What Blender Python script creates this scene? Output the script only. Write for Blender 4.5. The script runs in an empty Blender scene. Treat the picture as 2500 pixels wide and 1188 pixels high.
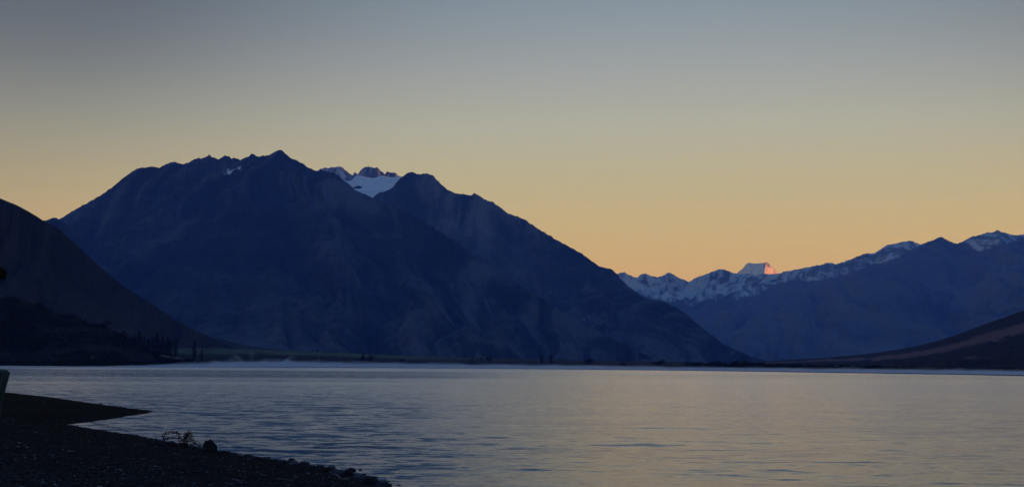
import bpy, bmesh, math, random
import numpy as np
from mathutils import Vector, Matrix

random.seed(7)
rng = np.random.default_rng(11)
scene = bpy.context.scene
C = scene.collection

# ------------------------------------------------------------------ camera
CAM_H = 4.0
F_PX, W_PX, H_PX = 3018.0, 2500.0, 1188.0
PITCH = math.atan((895.1 - 594.0) / F_PX)
ROLL = 0.0065
cam_data = bpy.data.cameras.new("camera")
cam_data.sensor_width = 36.0
cam_data.lens = 36.0 * F_PX / W_PX
cam_data.clip_start = 0.1
cam_data.clip_end = 200000.0
cam = bpy.data.objects.new("camera", cam_data)
C.objects.link(cam)
R_CAM = (Matrix.Rotation(math.pi / 2 + PITCH, 3, 'X') @ Matrix.Rotation(ROLL, 3, 'Z'))
cam.matrix_world = Matrix.Translation((0, 0, CAM_H)) @ R_CAM.to_4x4()
scene.camera = cam
R_NP = np.array(R_CAM)

# ------------------------------------------------------------------ sky
SUN_EL = math.radians(1.0)
SUN_AZ = math.radians(10.0)          # measured from +X towards +Y
world = bpy.data.worlds.new("World")
scene.world = world
world.use_nodes = True
wt = world.node_tree
for n in list(wt.nodes):
    wt.nodes.remove(n)


def wn(t, **kw):
    n = wt.nodes.new(t)
    for k, v in kw.items():
        setattr(n, k, v)
    return n


tc = wn('ShaderNodeTexCoord')
sep = wn('ShaderNodeSeparateXYZ')
wt.links.new(tc.outputs['Generated'], sep.inputs[0])
ramp = wn('ShaderNodeValToRGB')
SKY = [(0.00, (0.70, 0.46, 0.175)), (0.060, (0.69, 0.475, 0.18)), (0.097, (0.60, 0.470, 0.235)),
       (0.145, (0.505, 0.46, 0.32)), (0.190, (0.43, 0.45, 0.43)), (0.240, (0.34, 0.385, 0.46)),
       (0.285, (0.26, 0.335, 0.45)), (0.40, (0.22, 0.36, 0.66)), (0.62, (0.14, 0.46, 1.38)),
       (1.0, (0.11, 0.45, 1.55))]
cr = ramp.color_ramp
cr.interpolation = 'LINEAR'
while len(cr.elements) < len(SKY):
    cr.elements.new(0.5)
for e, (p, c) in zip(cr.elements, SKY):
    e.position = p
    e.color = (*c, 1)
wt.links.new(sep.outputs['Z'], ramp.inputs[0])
# broad dusk glow centred a little right of the view, falling off smoothly all round
dot = wn('ShaderNodeVectorMath', operation='DOT_PRODUCT')
gaz = math.radians(83)
dot.inputs[1].default_value = (math.cos(gaz), math.sin(gaz), 0)
wt.links.new(tc.outputs['Generated'], dot.inputs[0])
mr = wn('ShaderNodeMapRange', interpolation_type='SMOOTHERSTEP')
mr.inputs['From Min'].default_value = 0.70
mr.inputs['From Max'].default_value = 1.02
mr.inputs['To Min'].default_value = 0.68
mr.inputs['To Max'].default_value = 1.04
wt.links.new(dot.outputs['Value'], mr.inputs['Value'])
mul = wn('ShaderNodeMix', data_type='RGBA', blend_type='MULTIPLY')
mul.inputs['Factor'].default_value = 1.0
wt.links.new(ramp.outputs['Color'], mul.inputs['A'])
# the upper sky dims faster to either side than the bright band near the horizon
mr2 = wn('ShaderNodeMapRange', interpolation_type='SMOOTHSTEP')
mr2.inputs['From Min'].default_value = 0.86
mr2.inputs['From Max'].default_value = 1.0
mr2.inputs['To Min'].default_value = 0.42
mr2.inputs['To Max'].default_value = 1.0
wt.links.new(dot.outputs['Value'], mr2.inputs['Value'])
hz = wn('ShaderNodeMapRange', interpolation_type='SMOOTHSTEP')
hz.inputs['From Min'].default_value = 0.10
hz.inputs['From Max'].default_value = 0.28
wt.links.new(sep.outputs['Z'], hz.inputs['Value'])
mixf = wn('ShaderNodeMix', data_type='FLOAT')
wt.links.new(hz.outputs[0], mixf.inputs['Factor'])
mixf.inputs['A'].default_value = 1.0
wt.links.new(mr2.outputs[0], mixf.inputs['B'])
mm = wn('ShaderNodeMath', operation='MULTIPLY')
wt.links.new(mr.outputs['Result'], mm.inputs[0])
wt.links.new(mixf.outputs['Result'], mm.inputs[1])
wt.links.new(mm.outputs[0], mul.inputs['B'])
sky = wn('ShaderNodeTexSky', sky_type='NISHITA')
sky.sun_disc = False
sky.sun_elevation = SUN_EL
sky.sun_rotation = math.pi / 2 - SUN_AZ
sky.dust_density = 1.5
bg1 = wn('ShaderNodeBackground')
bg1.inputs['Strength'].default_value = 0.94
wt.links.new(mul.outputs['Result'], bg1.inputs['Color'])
bg2 = wn('ShaderNodeBackground')
bg2.inputs['Strength'].default_value = 0.05
wt.links.new(sky.outputs['Color'], bg2.inputs['Color'])
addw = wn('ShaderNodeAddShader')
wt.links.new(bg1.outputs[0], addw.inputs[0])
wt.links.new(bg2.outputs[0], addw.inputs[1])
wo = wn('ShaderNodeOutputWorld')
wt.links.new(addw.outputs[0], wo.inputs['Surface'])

sun_data = bpy.data.lights.new("sun", 'SUN')
sun_data.energy = 4.5
sun_data.color = (1.0, 0.42, 0.14)
sun_data.angle = math.radians(0.5)
sun = bpy.data.objects.new("sun", sun_data)
C.objects.link(sun)
sdir = Vector((math.cos(SUN_EL) * math.cos(SUN_AZ), math.cos(SUN_EL) * math.sin(SUN_AZ), math.sin(SUN_EL)))
sun.rotation_euler = sdir.to_track_quat('Z', 'Y').to_euler()

scene.view_settings.view_transform = 'Standard'
scene.view_settings.look = 'None'
scene.view_settings.exposure = 0.0
scene.view_settings.gamma = 1.0
scene.view_settings.use_curve_mapping = False
scene.cycles.max_bounces = 8
scene.cycles.volume_bounces = 6
scene.cycles.use_denoising = True
scene.cycles.volume_max_steps = 256

# ------------------------------------------------------------------ helpers


def direction(px, py):
    px = np.asarray(px, float)
    py = np.asarray(py, float)
    v = np.stack([(px - W_PX / 2) / F_PX, -(py - H_PX / 2) / F_PX, -np.ones_like(px + py)], -1)
    return v @ R_NP.T


def at(px, py, D):
    """point on the ray of a pixel at forward distance D (metres)"""
    d = direction(px, py)
    return np.array([0, 0, CAM_H]) + d * (np.asarray(D, float) / d[..., 1])[..., None]


def ground_at(px, py, z=0.0):
    d = direction(px, py)
    return np.array([0, 0, CAM_H]) + d * ((z - CAM_H) / d[..., 2])[..., None]


def _hash(ix, iy, seed):
    n = (ix.astype(np.int64) * 374761393 + iy.astype(np.int64) * 668265263 + seed * 1442695041) & 0xFFFFFFFF
    n = ((n ^ (n >> 13)) * 1274126177) & 0xFFFFFFFF
    return (n ^ (n >> 16)) & 0xFFFF


def perlin(x, y, seed=0):
    x0 = np.floor(x)
    y0 = np.floor(y)
    fx, fy = x - x0, y - y0
    ux = fx * fx * fx * (fx * (fx * 6 - 15) + 10)
    uy = fy * fy * fy * (fy * (fy * 6 - 15) + 10)

    def g(i, j):
        a = _hash(x0 + i, y0 + j, seed) / 65536.0 * 2 * np.pi
        return np.cos(a) * (fx - i) + np.sin(a) * (fy - j)
    return ((g(0, 0) * (1 - ux) + g(1, 0) * ux) * (1 - uy) + (g(0, 1) * (1 - ux) + g(1, 1) * ux) * uy) * 1.5


def fbm(x, y, seed=0, octs=5, ridged=False, gain=0.5, lac=2.03):
    s = 0.0
    a = 1.0
    t = 0.0
    for o in range(octs):
        n = perlin(x * lac ** o, y * lac ** o, seed + o * 17)
        if ridged:
            n = 1 - 2 * np.abs(n) * 1.6
        s = s + a * n
        t += a
        a *= gain
    return s / t


def new_obj(name, verts, faces, mat=None, parent=None, smooth=True, mats=None, midx=None):
    me = bpy.data.meshes.new(name)
    me.from_pydata([tuple(v) for v in verts] if not isinstance(verts, list) else verts, [], faces)
    if mats:
        for m in mats:
            me.materials.append(m)
        if midx is not None:
            me.polygons.foreach_set('material_index', midx)
    elif mat:
        me.materials.append(mat)
    if smooth:
        me.polygons.foreach_set('use_smooth', [True] * len(me.polygons))
    me.update()
    o = bpy.data.objects.new(name, me)
    C.objects.link(o)
    if parent:
        o.parent = parent
    return o


def grid_obj(name, P, mat, smooth=True):
    """P: (rows, cols, 3) -> mesh grid"""
    r, c = P.shape[:2]
    verts = P.reshape(-1, 3)
    i = np.arange(r - 1)[:, None] * c + np.arange(c - 1)[None, :]
    q = np.stack([i, i + 1, i + c + 1, i + c], -1).reshape(-1, 4)
    me = bpy.data.meshes.new(name)
    me.vertices.add(len(verts))
    me.vertices.foreach_set('co', verts.astype(np.float32).ravel())
    me.loops.add(len(q) * 4)
    me.loops.foreach_set('vertex_index', q.astype(np.int32).ravel())
    me.polygons.add(len(q))
    me.polygons.foreach_set('loop_start', np.arange(0, len(q) * 4, 4, dtype=np.int32))
    me.polygons.foreach_set('use_smooth', np.full(len(q), smooth))
    me.update(calc_edges=True)
    me.validate()
    me.materials.append(mat)
    o = bpy.data.objects.new(name, me)
    C.objects.link(o)
    return o


def attr(o, name, vals):
    a = o.data.attributes.new(name, 'FLOAT', 'POINT')
    a.data.foreach_set('value', np.asarray(vals, np.float32).ravel())


def tag(o, label=None, cat=None, group=None, kind=None):
    if label:
        o['label'] = label
    if cat:
        o['category'] = cat
    if group:
        o['group'] = group
    if kind:
        o['kind'] = kind
    return o


def empty(name, loc, rz=0.0, scale=1.0):
    o = bpy.data.objects.new(name, None)
    o.location = loc
    o.rotation_euler = (0, 0, rz)
    o.scale = (scale,) * 3
    C.objects.link(o)
    return o


def copy_tree(o, parent=None):
    c = o.copy()
    C.objects.link(c)
    c.parent = parent
    for ch in list(o.children):
        copy_tree(ch, c)
    return c


class Mat:
    def __init__(self, name, rough=0.9, spec=0.2):
        self.m = bpy.data.materials.new(name)
        self.m.use_nodes = True
        self.t = self.m.node_tree
        self.b = self.t.nodes['Principled BSDF']
        self.b.inputs['Roughness'].default_value = rough
        self.b.inputs['Specular IOR Level'].default_value = spec

    def n(self, t, **kw):
        n = self.t.nodes.new(t)
        for k, v in kw.items():
            setattr(n, k, v)
        return n

    def l(self, a, b):
        self.t.links.new(a, b)

    def noise(self, scale, detail=4, vec=None, rough=0.55, dist=0.0, mapscale=None):
        t = self.n('ShaderNodeTexNoise')
        t.inputs['Scale'].default_value = scale
        t.inputs['Detail'].default_value = detail
        t.inputs['Roughness'].default_value = rough
        t.inputs['Distortion'].default_value = dist
        if vec is None:
            vec = self.coord()
        if mapscale:
            mp = self.n('ShaderNodeMapping')
            mp.inputs['Scale'].default_value = mapscale
            self.l(vec, mp.inputs[0])
            vec = mp.outputs[0]
        self.l(vec, t.inputs['Vector'])
        return t

    def coord(self):
        if not hasattr(self, '_c'):
            self._c = self.n('ShaderNodeTexCoord').outputs['Object']
        return self._c

    def ramp(self, fac, stops):
        r = self.n('ShaderNodeValToRGB')
        el = r.color_ramp.elements
        while len(el) < len(stops):
            el.new(0.5)
        for e, (p, c) in zip(el, stops):
            e.position = p
            e.color = (*c, 1) if len(c) == 3 else c
        self.l(fac, r.inputs[0])
        return r.outputs['Color']

    def mix(self, f, a, b, blend='MIX'):
        m = self.n('ShaderNodeMix', data_type='RGBA', blend_type=blend)
        for s, v in (('Factor', f), ('A', a), ('B', b)):
            if hasattr(v, 'links'):
                self.l(v, m.inputs[s])
            else:
                m.inputs[s].default_value = v if s == 'Factor' else (*v, 1)
        return m.outputs['Result']

    def math(self, op, a, b=0.0, clamp=False):
        m = self.n('ShaderNodeMath', operation=op)
        m.use_clamp = clamp
        for i, v in enumerate((a, b)):
            if hasattr(v, 'links'):
                self.l(v, m.inputs[i])
            else:
                m.inputs[i].default_value = v
        return m.outputs[0]

    def attr(self, name):
        a = self.n('ShaderNodeAttribute', attribute_name=name)
        return a.outputs['Fac']

    def bump(self, h, dist, strength=1.0):
        b = self.n('ShaderNodeBump')
        b.inputs['Distance'].default_value = dist
        b.inputs['Strength'].default_value = strength
        self.l(h, b.inputs['Height'])
        self.l(b.outputs[0], self.b.inputs['Normal'])

    def color(self, c):
        if hasattr(c, 'links'):
            self.l(c, self.b.inputs['Base Color'])
        else:
            self.b.inputs['Base Color'].default_value = (*c, 1)
        return self


# ------------------------------------------------------------------ materials


def rock_material(name, dark, mid, light, streak=(1, 1, 1), snow=(0.75, 0.78, 0.82), snow_sharp=0.06, scl=1.0, snow_scl=1.0, streak_w=1.0):
    m = Mat(name, 0.95, 0.1)
    n1 = m.noise(0.0011 * scl, 8, mapscale=streak, rough=0.6, dist=0.4)
    n2 = m.noise(0.007 * scl, 9, rough=0.72, mapscale=(1, 1, 0.7), dist=0.5)
    cv = m.n('ShaderNodeCombineXYZ')
    m.l(m.attr('along'), cv.inputs['X'])
    m.l(m.math('MULTIPLY', m.attr('down'), 0.13), cv.inputs['Y'])
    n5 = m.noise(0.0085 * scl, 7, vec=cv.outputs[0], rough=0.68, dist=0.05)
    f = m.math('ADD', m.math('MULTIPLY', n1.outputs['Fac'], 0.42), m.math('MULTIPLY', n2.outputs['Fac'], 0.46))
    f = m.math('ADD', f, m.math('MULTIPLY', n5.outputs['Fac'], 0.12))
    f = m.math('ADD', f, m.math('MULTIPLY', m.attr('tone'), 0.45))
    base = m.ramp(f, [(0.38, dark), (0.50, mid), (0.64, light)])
    n3 = m.noise(0.004 * scl * snow_scl, 9, rough=0.8, mapscale=(1, 1, 0.4), dist=0.6)
    s = m.math('ADD', m.math('ADD', m.attr('snow'), m.math('MULTIPLY', m.attr('tone'), -0.9)), m.math('MULTIPLY', m.math('SUBTRACT', n3.outputs['Fac'], 0.5), 2.2))
    s = m.math('ADD', s, m.math('MULTIPLY', m.math('SUBTRACT', n5.outputs['Fac'], 0.5), 2.4))
    mask = m.n('ShaderNodeMapRange')
    mask.inputs['From Min'].default_value = 0.5 - snow_sharp
    mask.inputs['From Max'].default_value = 0.5 + snow_sharp
    m.l(s, mask.inputs['Value'])
    m.color(m.mix(mask.outputs[0], base, snow))
    n4 = m.noise(0.02 * scl, 8, rough=0.7)
    m.bump(n4.outputs['Fac'], 30.0 / scl, 0.6)
    return m.m


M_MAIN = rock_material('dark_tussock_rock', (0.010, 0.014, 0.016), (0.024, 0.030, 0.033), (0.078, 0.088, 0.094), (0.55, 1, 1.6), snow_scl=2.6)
M_BACK = rock_material('haze_lightened_rock', (0.020, 0.030, 0.036), (0.05, 0.062, 0.070), (0.12, 0.13, 0.135), (0.55, 1, 1.6))  # main rock tones raised, haze brightness put into the colour
M_RIGHT = rock_material('hazy_tussock_rock', (0.062, 0.076, 0.092), (0.088, 0.102, 0.120), (0.118, 0.128, 0.140), (0.6, 1, 1.5), snow=(0.50, 0.57, 0.66), snow_sharp=0.26, snow_scl=1.8)  # tones lifted and blued to add distance haze to the rock colour
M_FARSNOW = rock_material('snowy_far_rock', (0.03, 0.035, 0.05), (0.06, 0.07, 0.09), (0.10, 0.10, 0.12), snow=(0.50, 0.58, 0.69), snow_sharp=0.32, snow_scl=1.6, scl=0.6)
M_COOK = rock_material('snow_peak_rock', (0.2, 0.2, 0.22), (0.35, 0.35, 0.38), (0.5, 0.5, 0.52), snow=(0.85, 0.86, 0.88), snow_sharp=0.3, scl=0.6)
M_LEFT = rock_material('left_hill_tussock', (0.016, 0.016, 0.016), (0.030, 0.028, 0.027), (0.050, 0.047, 0.043), (0.7, 1, 1.5), scl=2.0)
M_HSLOPE = rock_material('brown_bracken_slope', (0.022, 0.017, 0.020), (0.075, 0.045, 0.043), (0.17, 0.095, 0.082), (0.35, 1, 6.0), scl=1.6)

m = Mat('glacier_snow', 0.6, 0.3)
m.bump(m.noise(0.012, 8, mapscale=(0.6, 1.5, 1), rough=0.65).outputs['Fac'], 40.0, 0.8)
m.color(m.ramp(m.noise(0.010, 7, mapscale=(0.35, 1, 3.0), rough=0.65).outputs['Fac'], [(0.3, (0.48, 0.56, 0.66)), (0.5, (0.72, 0.77, 0.83)), (0.7, (0.84, 0.86, 0.89))]))
M_GLACIER = m.m

m = Mat('bush_hill_ground', 0.95, 0.1)
m.color(m.ramp(m.noise(0.03, 7, rough=0.65).outputs['Fac'], [(0.40, (0.006, 0.007, 0.005)), (0.58, (0.012, 0.011, 0.008)), (0.70, (0.045, 0.036, 0.022))]))
m.bump(m.noise(0.25, 5).outputs['Fac'], 2.0)
M_BUSHHILL = m.m

m = Mat('far_farmland', 0.95, 0.1)
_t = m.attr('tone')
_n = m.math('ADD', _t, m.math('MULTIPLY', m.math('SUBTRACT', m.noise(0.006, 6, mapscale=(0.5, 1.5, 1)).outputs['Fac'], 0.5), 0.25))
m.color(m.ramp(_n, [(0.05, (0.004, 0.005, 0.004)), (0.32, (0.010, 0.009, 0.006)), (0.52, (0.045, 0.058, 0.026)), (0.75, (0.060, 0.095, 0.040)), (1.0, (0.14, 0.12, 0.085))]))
M_FARM = m.m

m = Mat('lakebed_ground', 0.95, 0.1)
m.color(m.ramp(m.noise(0.002, 6).outputs['Fac'], [(0.3, (0.02, 0.02, 0.015)), (0.7, (0.045, 0.04, 0.03))]))
M_GROUND = m.m

m = Mat('shingle_beach', 0.95, 0.05)
_v = m.n('ShaderNodeTexVoronoi')
_v.inputs['Scale'].default_value = 14.0
m.l(m.coord(), _v.inputs['Vector'])
_n = m.noise(0.5, 6)
_c = m.ramp(_v.outputs['Color'], [(0.15, (0.002, 0.0015, 0.001)), (0.6, (0.005, 0.004, 0.003)), (0.95, (0.018, 0.014, 0.010))])
_c2 = m.ramp(_n.outputs['Fac'], [(0.35, (0.45, 0.42, 0.40)), (0.7, (1.15, 1.15, 1.2))])
m.color(m.mix(1.0, _c, _c2, 'MULTIPLY'))
m.bump(_v.outputs['Distance'], 0.05)
M_BEACH = m.m


def stone_mat(name, a, b, rough=0.75, spec=0.3):
    m = Mat(name, rough, spec)
    m.color(m.ramp(m.noise(6, 6).outputs['Fac'], [(0.3, a), (0.7, b)]))
    m.bump(m.noise(14, 6, rough=0.7).outputs['Fac'], 0.03)
    return m.m


M_STONE = stone_mat('wet_dark_stone', (0.006, 0.007, 0.010), (0.020, 0.022, 0.028))
M_STONE2 = stone_mat('blue_grey_stone', (0.025, 0.03, 0.045), (0.06, 0.065, 0.085), 0.5, 0.5)
M_PALE = stone_mat('pale_dry_stone', (0.10, 0.10, 0.095), (0.20, 0.19, 0.18))
M_DRIFT = stone_mat('bleached_driftwood', (0.07, 0.065, 0.06), (0.16, 0.15, 0.14))
M_GRAVEL = stone_mat('gravel', (0.003, 0.003, 0.003), (0.012, 0.011, 0.010))

m = Mat('dark_leaves', 0.8, 0.2)
m.color(m.ramp(m.noise(0.6, 3).outputs['Fac'], [(0.3, (0.006, 0.009, 0.006)), (0.7, (0.018, 0.022, 0.012))]))
M_LEAF = m.m
m = Mat('russet_shrub_leaves', 0.7, 0.2)
m.color(m.ramp(m.noise(9, 2).outputs['Fac'], [(0.35, (0.010, 0.009, 0.006)), (0.7, (0.055, 0.038, 0.020))]))
M_SHRUBLEAF = m.m
m = Mat('bark', 0.95, 0.1)
m.color(m.ramp(m.noise(5, 4, mapscale=(4, 4, 0.5)).outputs['Fac'], [(0.3, (0.010, 0.008, 0.006)), (0.7, (0.03, 0.024, 0.018))]))
M_BARK = m.m
m = Mat('weathered_post_wood', 0.85, 0.2)
_n = m.noise(7, 7, mapscale=(6, 6, 0.35), rough=0.7)
m.color(m.ramp(_n.outputs['Fac'], [(0.3, (0.016, 0.026, 0.022)), (0.55, (0.055, 0.085, 0.072)), (0.8, (0.11, 0.15, 0.13))]))
m.bump(_n.outputs['Fac'], 0.012)
M_POST = m.m
m = Mat('mooring_rope', 0.9, 0.1)
m.color(m.ramp(m.noise(30, 2).outputs['Fac'], [(0.3, (0.01, 0.01, 0.01)), (0.7, (0.03, 0.03, 0.028))]))
M_ROPE = m.m

# water -------------------------------------------------------------
m = Mat('lake_water', 0.14, 0.5)
m.color((0.010, 0.016, 0.030))
co = m.coord()
sepw = m.n('ShaderNodeSeparateXYZ')
m.l(co, sepw.inputs[0])


def wave(scale, mapscale, detail, seedoff):
    mp = m.n('ShaderNodeMapping')
    mp.inputs['Scale'].default_value = mapscale
    mp.inputs['Location'].default_value = (seedoff, seedoff * 1.7, 0)
    m.l(co, mp.inputs[0])
    t = m.n('ShaderNodeTexNoise', noise_dimensions='2D')
    t.inputs['Scale'].default_value = scale
    t.inputs['Detail'].default_value = detail
    t.inputs['Roughness'].default_value = 0.6
    t.inputs['Distortion'].default_value = 0.3
    m.l(mp.outputs[0], t.inputs['Vector'])
    v = m.n('ShaderNodeVectorMath', operation='SUBTRACT')
    m.l(t.outputs['Color'], v.inputs[0])
    v.inputs[1].default_value = (0.5, 0.5, 0.5)
    return v.outputs[0]


def vscale(v, s):
    k = m.n('ShaderNodeVectorMath', operation='SCALE')
    m.l(v, k.inputs[0])
    if hasattr(s, 'links'):
        m.l(s, k.inputs['Scale'])
    else:
        k.inputs['Scale'].default_value = s
    return k.outputs[0]


def vadd(a, b):
    k = m.n('ShaderNodeVectorMath', operation='ADD')
    m.l(a, k.inputs[0])
    m.l(b, k.inputs[1])
    return k.outputs[0]


w1 = wave(1.6, (0.40, 1.0, 1), 4, 0.0)      # small ripples
w3 = wave(0.10, (0.30, 1.0, 1), 3, 31.0)    # long swell


def face(scale, mapscale, detail, off, lo, hi, rough=0.68):
    mp = m.n('ShaderNodeMapping')
    mp.inputs['Scale'].default_value = mapscale
    mp.inputs['Location'].default_value = (off, off * 1.3, 0)
    mp.inputs['Rotation'].default_value = (0, 0, 0.06)
    m.l(co, mp.inputs[0])
    t = m.n('ShaderNodeTexNoise', noise_dimensions='2D')
    t.inputs['Scale'].default_value = scale
    t.inputs['Detail'].default_value = detail
    t.inputs['Roughness'].default_value = rough
    t.inputs['Distortion'].default_value = 0.4
    m.l(mp.outputs[0], t.inputs['Vector'])
    q = m.n('ShaderNodeMapRange', interpolation_type='SMOOTHSTEP')
    q.inputs['From Min'].default_value = lo
    q.inputs['From Max'].default_value = hi
    m.l(t.outputs['Fac'], q.inputs['Value'])
    return q.outputs[0]


f1a = face(0.32, (0.58, 1.0, 1), 5, 3.0, 0.50, 0.58, 0.78)
f1b = face(1.05, (0.50, 1.0, 1), 4, 23.0, 0.51, 0.58, 0.7)
f1 = m.math('ADD', m.math('MULTIPLY', f1a, 0.46), m.math('MULTIPLY', f1b, 0.5))     # steep near faces of the wind ripples
f2 = face(0.55, (0.34, 1.0, 1), 4, 57.0, 0.55, 0.68)    # long glassy undulations
# wind bands: distance ramp (world y) plus drifting patches
pn = m.n('ShaderNodeTexNoise', noise_dimensions='2D')
pn.inputs['Scale'].default_value = 0.010
pn.inputs['Detail'].default_value = 4
pmap = m.n('ShaderNodeMapping')
pmap.inputs['Scale'].default_value = (0.30, 1.0, 1)
m.l(co, pmap.inputs[0])
m.l(pmap.outputs[0], pn.inputs['Vector'])
patch = m.n('ShaderNodeMapRange')
patch.inputs['From Min'].default_value = 0.38
patch.inputs['From Max'].default_value = 0.62
patch.inputs['To Min'].default_value = 0.62
patch.inputs['To Max'].default_value = 1.15
m.l(pn.outputs['Fac'], patch.inputs['Value'])
ydist = m.math('ADD', sepw.outputs['Y'], m.math('MULTIPLY', m.math('SUBTRACT', pn.outputs['Fac'], 0.5), 120.0))
yl = m.math('LOGARITHM', m.math('MAXIMUM', ydist, 10.0), 10.0)
# right side is calmer than the left (lee of the right shore)
xr = m.math('DIVIDE', sepw.outputs['X'], m.math('MAXIMUM', sepw.outputs['Y'], 20.0))
lee = m.n('ShaderNodeMapRange', interpolation_type='SMOOTHSTEP')
lee.inputs['From Min'].default_value = -0.15
lee.inputs['From Max'].default_value = 0.08
lee.inputs['To Min'].default_value = 1.0
lee.inputs['To Max'].default_value = 0.30
m.l(xr, lee.inputs['Value'])
ybands = m.n('ShaderNodeValToRGB')
YB = [(0.0, 0.8), (1.75, 0.8), (1.9, 1.0), (2.22, 1.0), (2.34, 0.45), (2.44, 0.55), (2.47, 0.15), (2.53, 1.2), (2.60, 0.4), (2.66, 1.9), (2.96, 2.2), (3.00, 0.12), (3.4, 0.10)]
el = ybands.color_ramp.elements
while len(el) < len(YB):
    el.new(0.5)
for e, (p, v) in zip(el, YB):
    e.position = p / 4.0
    e.color = (v / 2, v / 2, v / 2, 1)
m.l(m.math('DIVIDE', yl, 4.0), ybands.inputs[0])
# ruffled dark lane close under the far shore
shr = m.n('ShaderNodeValToRGB')
el = shr.color_ramp.elements
SH = [(-900, 2500), (200, 2500), (480, 2900), (700, 3500), (1000, 4000), (1200, 3900), (1400, 3400), (1700, 2700), (2000, 1900), (2500, 1200), (3400, 800)]
while len(el) < len(SH):
    el.new(0.5)
for e, (p, v) in zip(el, SH):
    e.position = (p - 1250) / 3018 * 0.5 + 0.5
    e.color = (v / 5000, v / 5000, v / 5000, 1)
m.l(m.math('ADD', m.math('MULTIPLY', xr, 0.5), 0.5), shr.inputs[0])
srel = m.math('DIVIDE', sepw.outputs['Y'], m.math('MULTIPLY', shr.outputs['Color'], 5000.0))
srel = m.math('ADD', srel, m.math('MULTIPLY', m.math('SUBTRACT', pn.outputs['Fac'], 0.5), 0.05))
lane = m.n('ShaderNodeMapRange', interpolation_type='SMOOTHSTEP')
lane.inputs['From Min'].default_value = 0.69
lane.inputs['From Max'].default_value = 0.76
m.l(srel, lane.inputs['Value'])
amp = m.math('MULTIPLY', m.math('MULTIPLY', ybands.outputs['Color'], 2.0), patch.outputs[0])
ampl = m.math('MULTIPLY', amp, m.math('MULTIPLY', lee.outputs[0], lee.outputs[0]))
wsum = vscale(vadd(vscale(w1, 0.20), vscale(w3, 0.08)), amp)
fy = m.math('ADD', m.math('MULTIPLY', m.math('MULTIPLY', f1, -0.48), ampl), m.math('MULTIPLY', m.math('MULTIPLY', f2, -0.12), amp))
fvec = m.n('ShaderNodeCombineXYZ')
fy = m.math('ADD', fy, m.math('MULTIPLY', lane.outputs[0], -0.6))
m.l(fy, fvec.inputs['Y'])
wsum = vadd(wsum, fvec.outputs[0])
rough = m.math('ADD', m.math('MULTIPLY', lee.outputs[0], 0.07), 0.18)
flat = m.n('ShaderNodeVectorMath', operation='MULTIPLY')
m.l(wsum, flat.inputs[0])
flat.inputs[1].default_value = (0.8, 1.0, 0.0)
addn = m.n('ShaderNodeVectorMath', operation='ADD')
m.l(flat.outputs[0], addn.inputs[0])
addn.inputs[1].default_value = (0, 0, 1)
nrm = m.n('ShaderNodeVectorMath', operation='NORMALIZE')
m.l(addn.outputs[0], nrm.inputs[0])
soft = m.n('ShaderNodeVectorMath', operation='MULTIPLY')
m.l(addn.outputs[0], soft.inputs[0])
soft.inputs[1].default_value = (0.9, 0.9, 1.0)
softn = m.n('ShaderNodeVectorMath', operation='NORMALIZE')
m.l(soft.outputs[0], softn.inputs[0])
fres = m.n('ShaderNodeFresnel')
fres.inputs['IOR'].default_value = 1.42
m.l(softn.outputs[0], fres.inputs['Normal'])
body = m.n('ShaderNodeBsdfDiffuse')
body.inputs['Color'].default_value = (0.010, 0.016, 0.030, 1)
gloss = m.n('ShaderNodeBsdfAnisotropic')
gloss.distribution = 'MULTI_GGX'
gloss.inputs['Color'].default_value = (1.0, 0.985, 0.955, 1)
m.l(rough, gloss.inputs['Roughness'])
m.l(nrm.outputs[0], gloss.inputs['Normal'])
mixs = m.n('ShaderNodeMixShader')
m.l(fres.outputs[0], mixs.inputs[0])
m.l(body.outputs[0], mixs.inputs[1])
m.l(gloss.outputs[0], mixs.inputs[2])
outn = [n for n in m.t.nodes if n.type == 'OUTPUT_MATERIAL'][0]
m.l(mixs.outputs[0], outn.inputs['Surface'])
m.t.nodes.remove(m.b)
M_WATER = m.m

# ------------------------------------------------------------------ ground sheet and lake


def sheet(name, x0, x1, y0, y1, z, mat):
    return new_obj(name, [(x0, y0, z), (x1, y0, z), (x1, y1, z), (x0, y1, z)], [(0, 1, 2, 3)], mat, smooth=False)


tag(sheet('ground', -60000, 60000, -30000, 60000, -4.0, M_GROUND), kind='structure')
tag(sheet('lake_water', -9000, 9000, -7000, 5200, 0.0, M_WATER), kind='structure')

# ------------------------------------------------------------------ mountains


def interp_curve(pts, t_px):
    p = np.array(pts, float)
    return np.interp(t_px, p[:, 0], p[:, 1])


def resample(pts, n):
    """polyline in (px,py,D) -> n evenly spaced (by px) world points plus px,py"""
    p = np.array(pts, float)
    q = np.linspace(p[0, 0], p[-1, 0], n)
    py = np.interp(q, p[:, 0], p[:, 1])
    D = np.interp(q, p[:, 0], p[:, 2]) if p.shape[1] > 2 else None
    return q, py, D


def withD(pts, ds):
    d = np.array(ds, float)
    return [(x, y, np.interp(x, d[:, 0], d[:, 1])) for x, y in pts]


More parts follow.
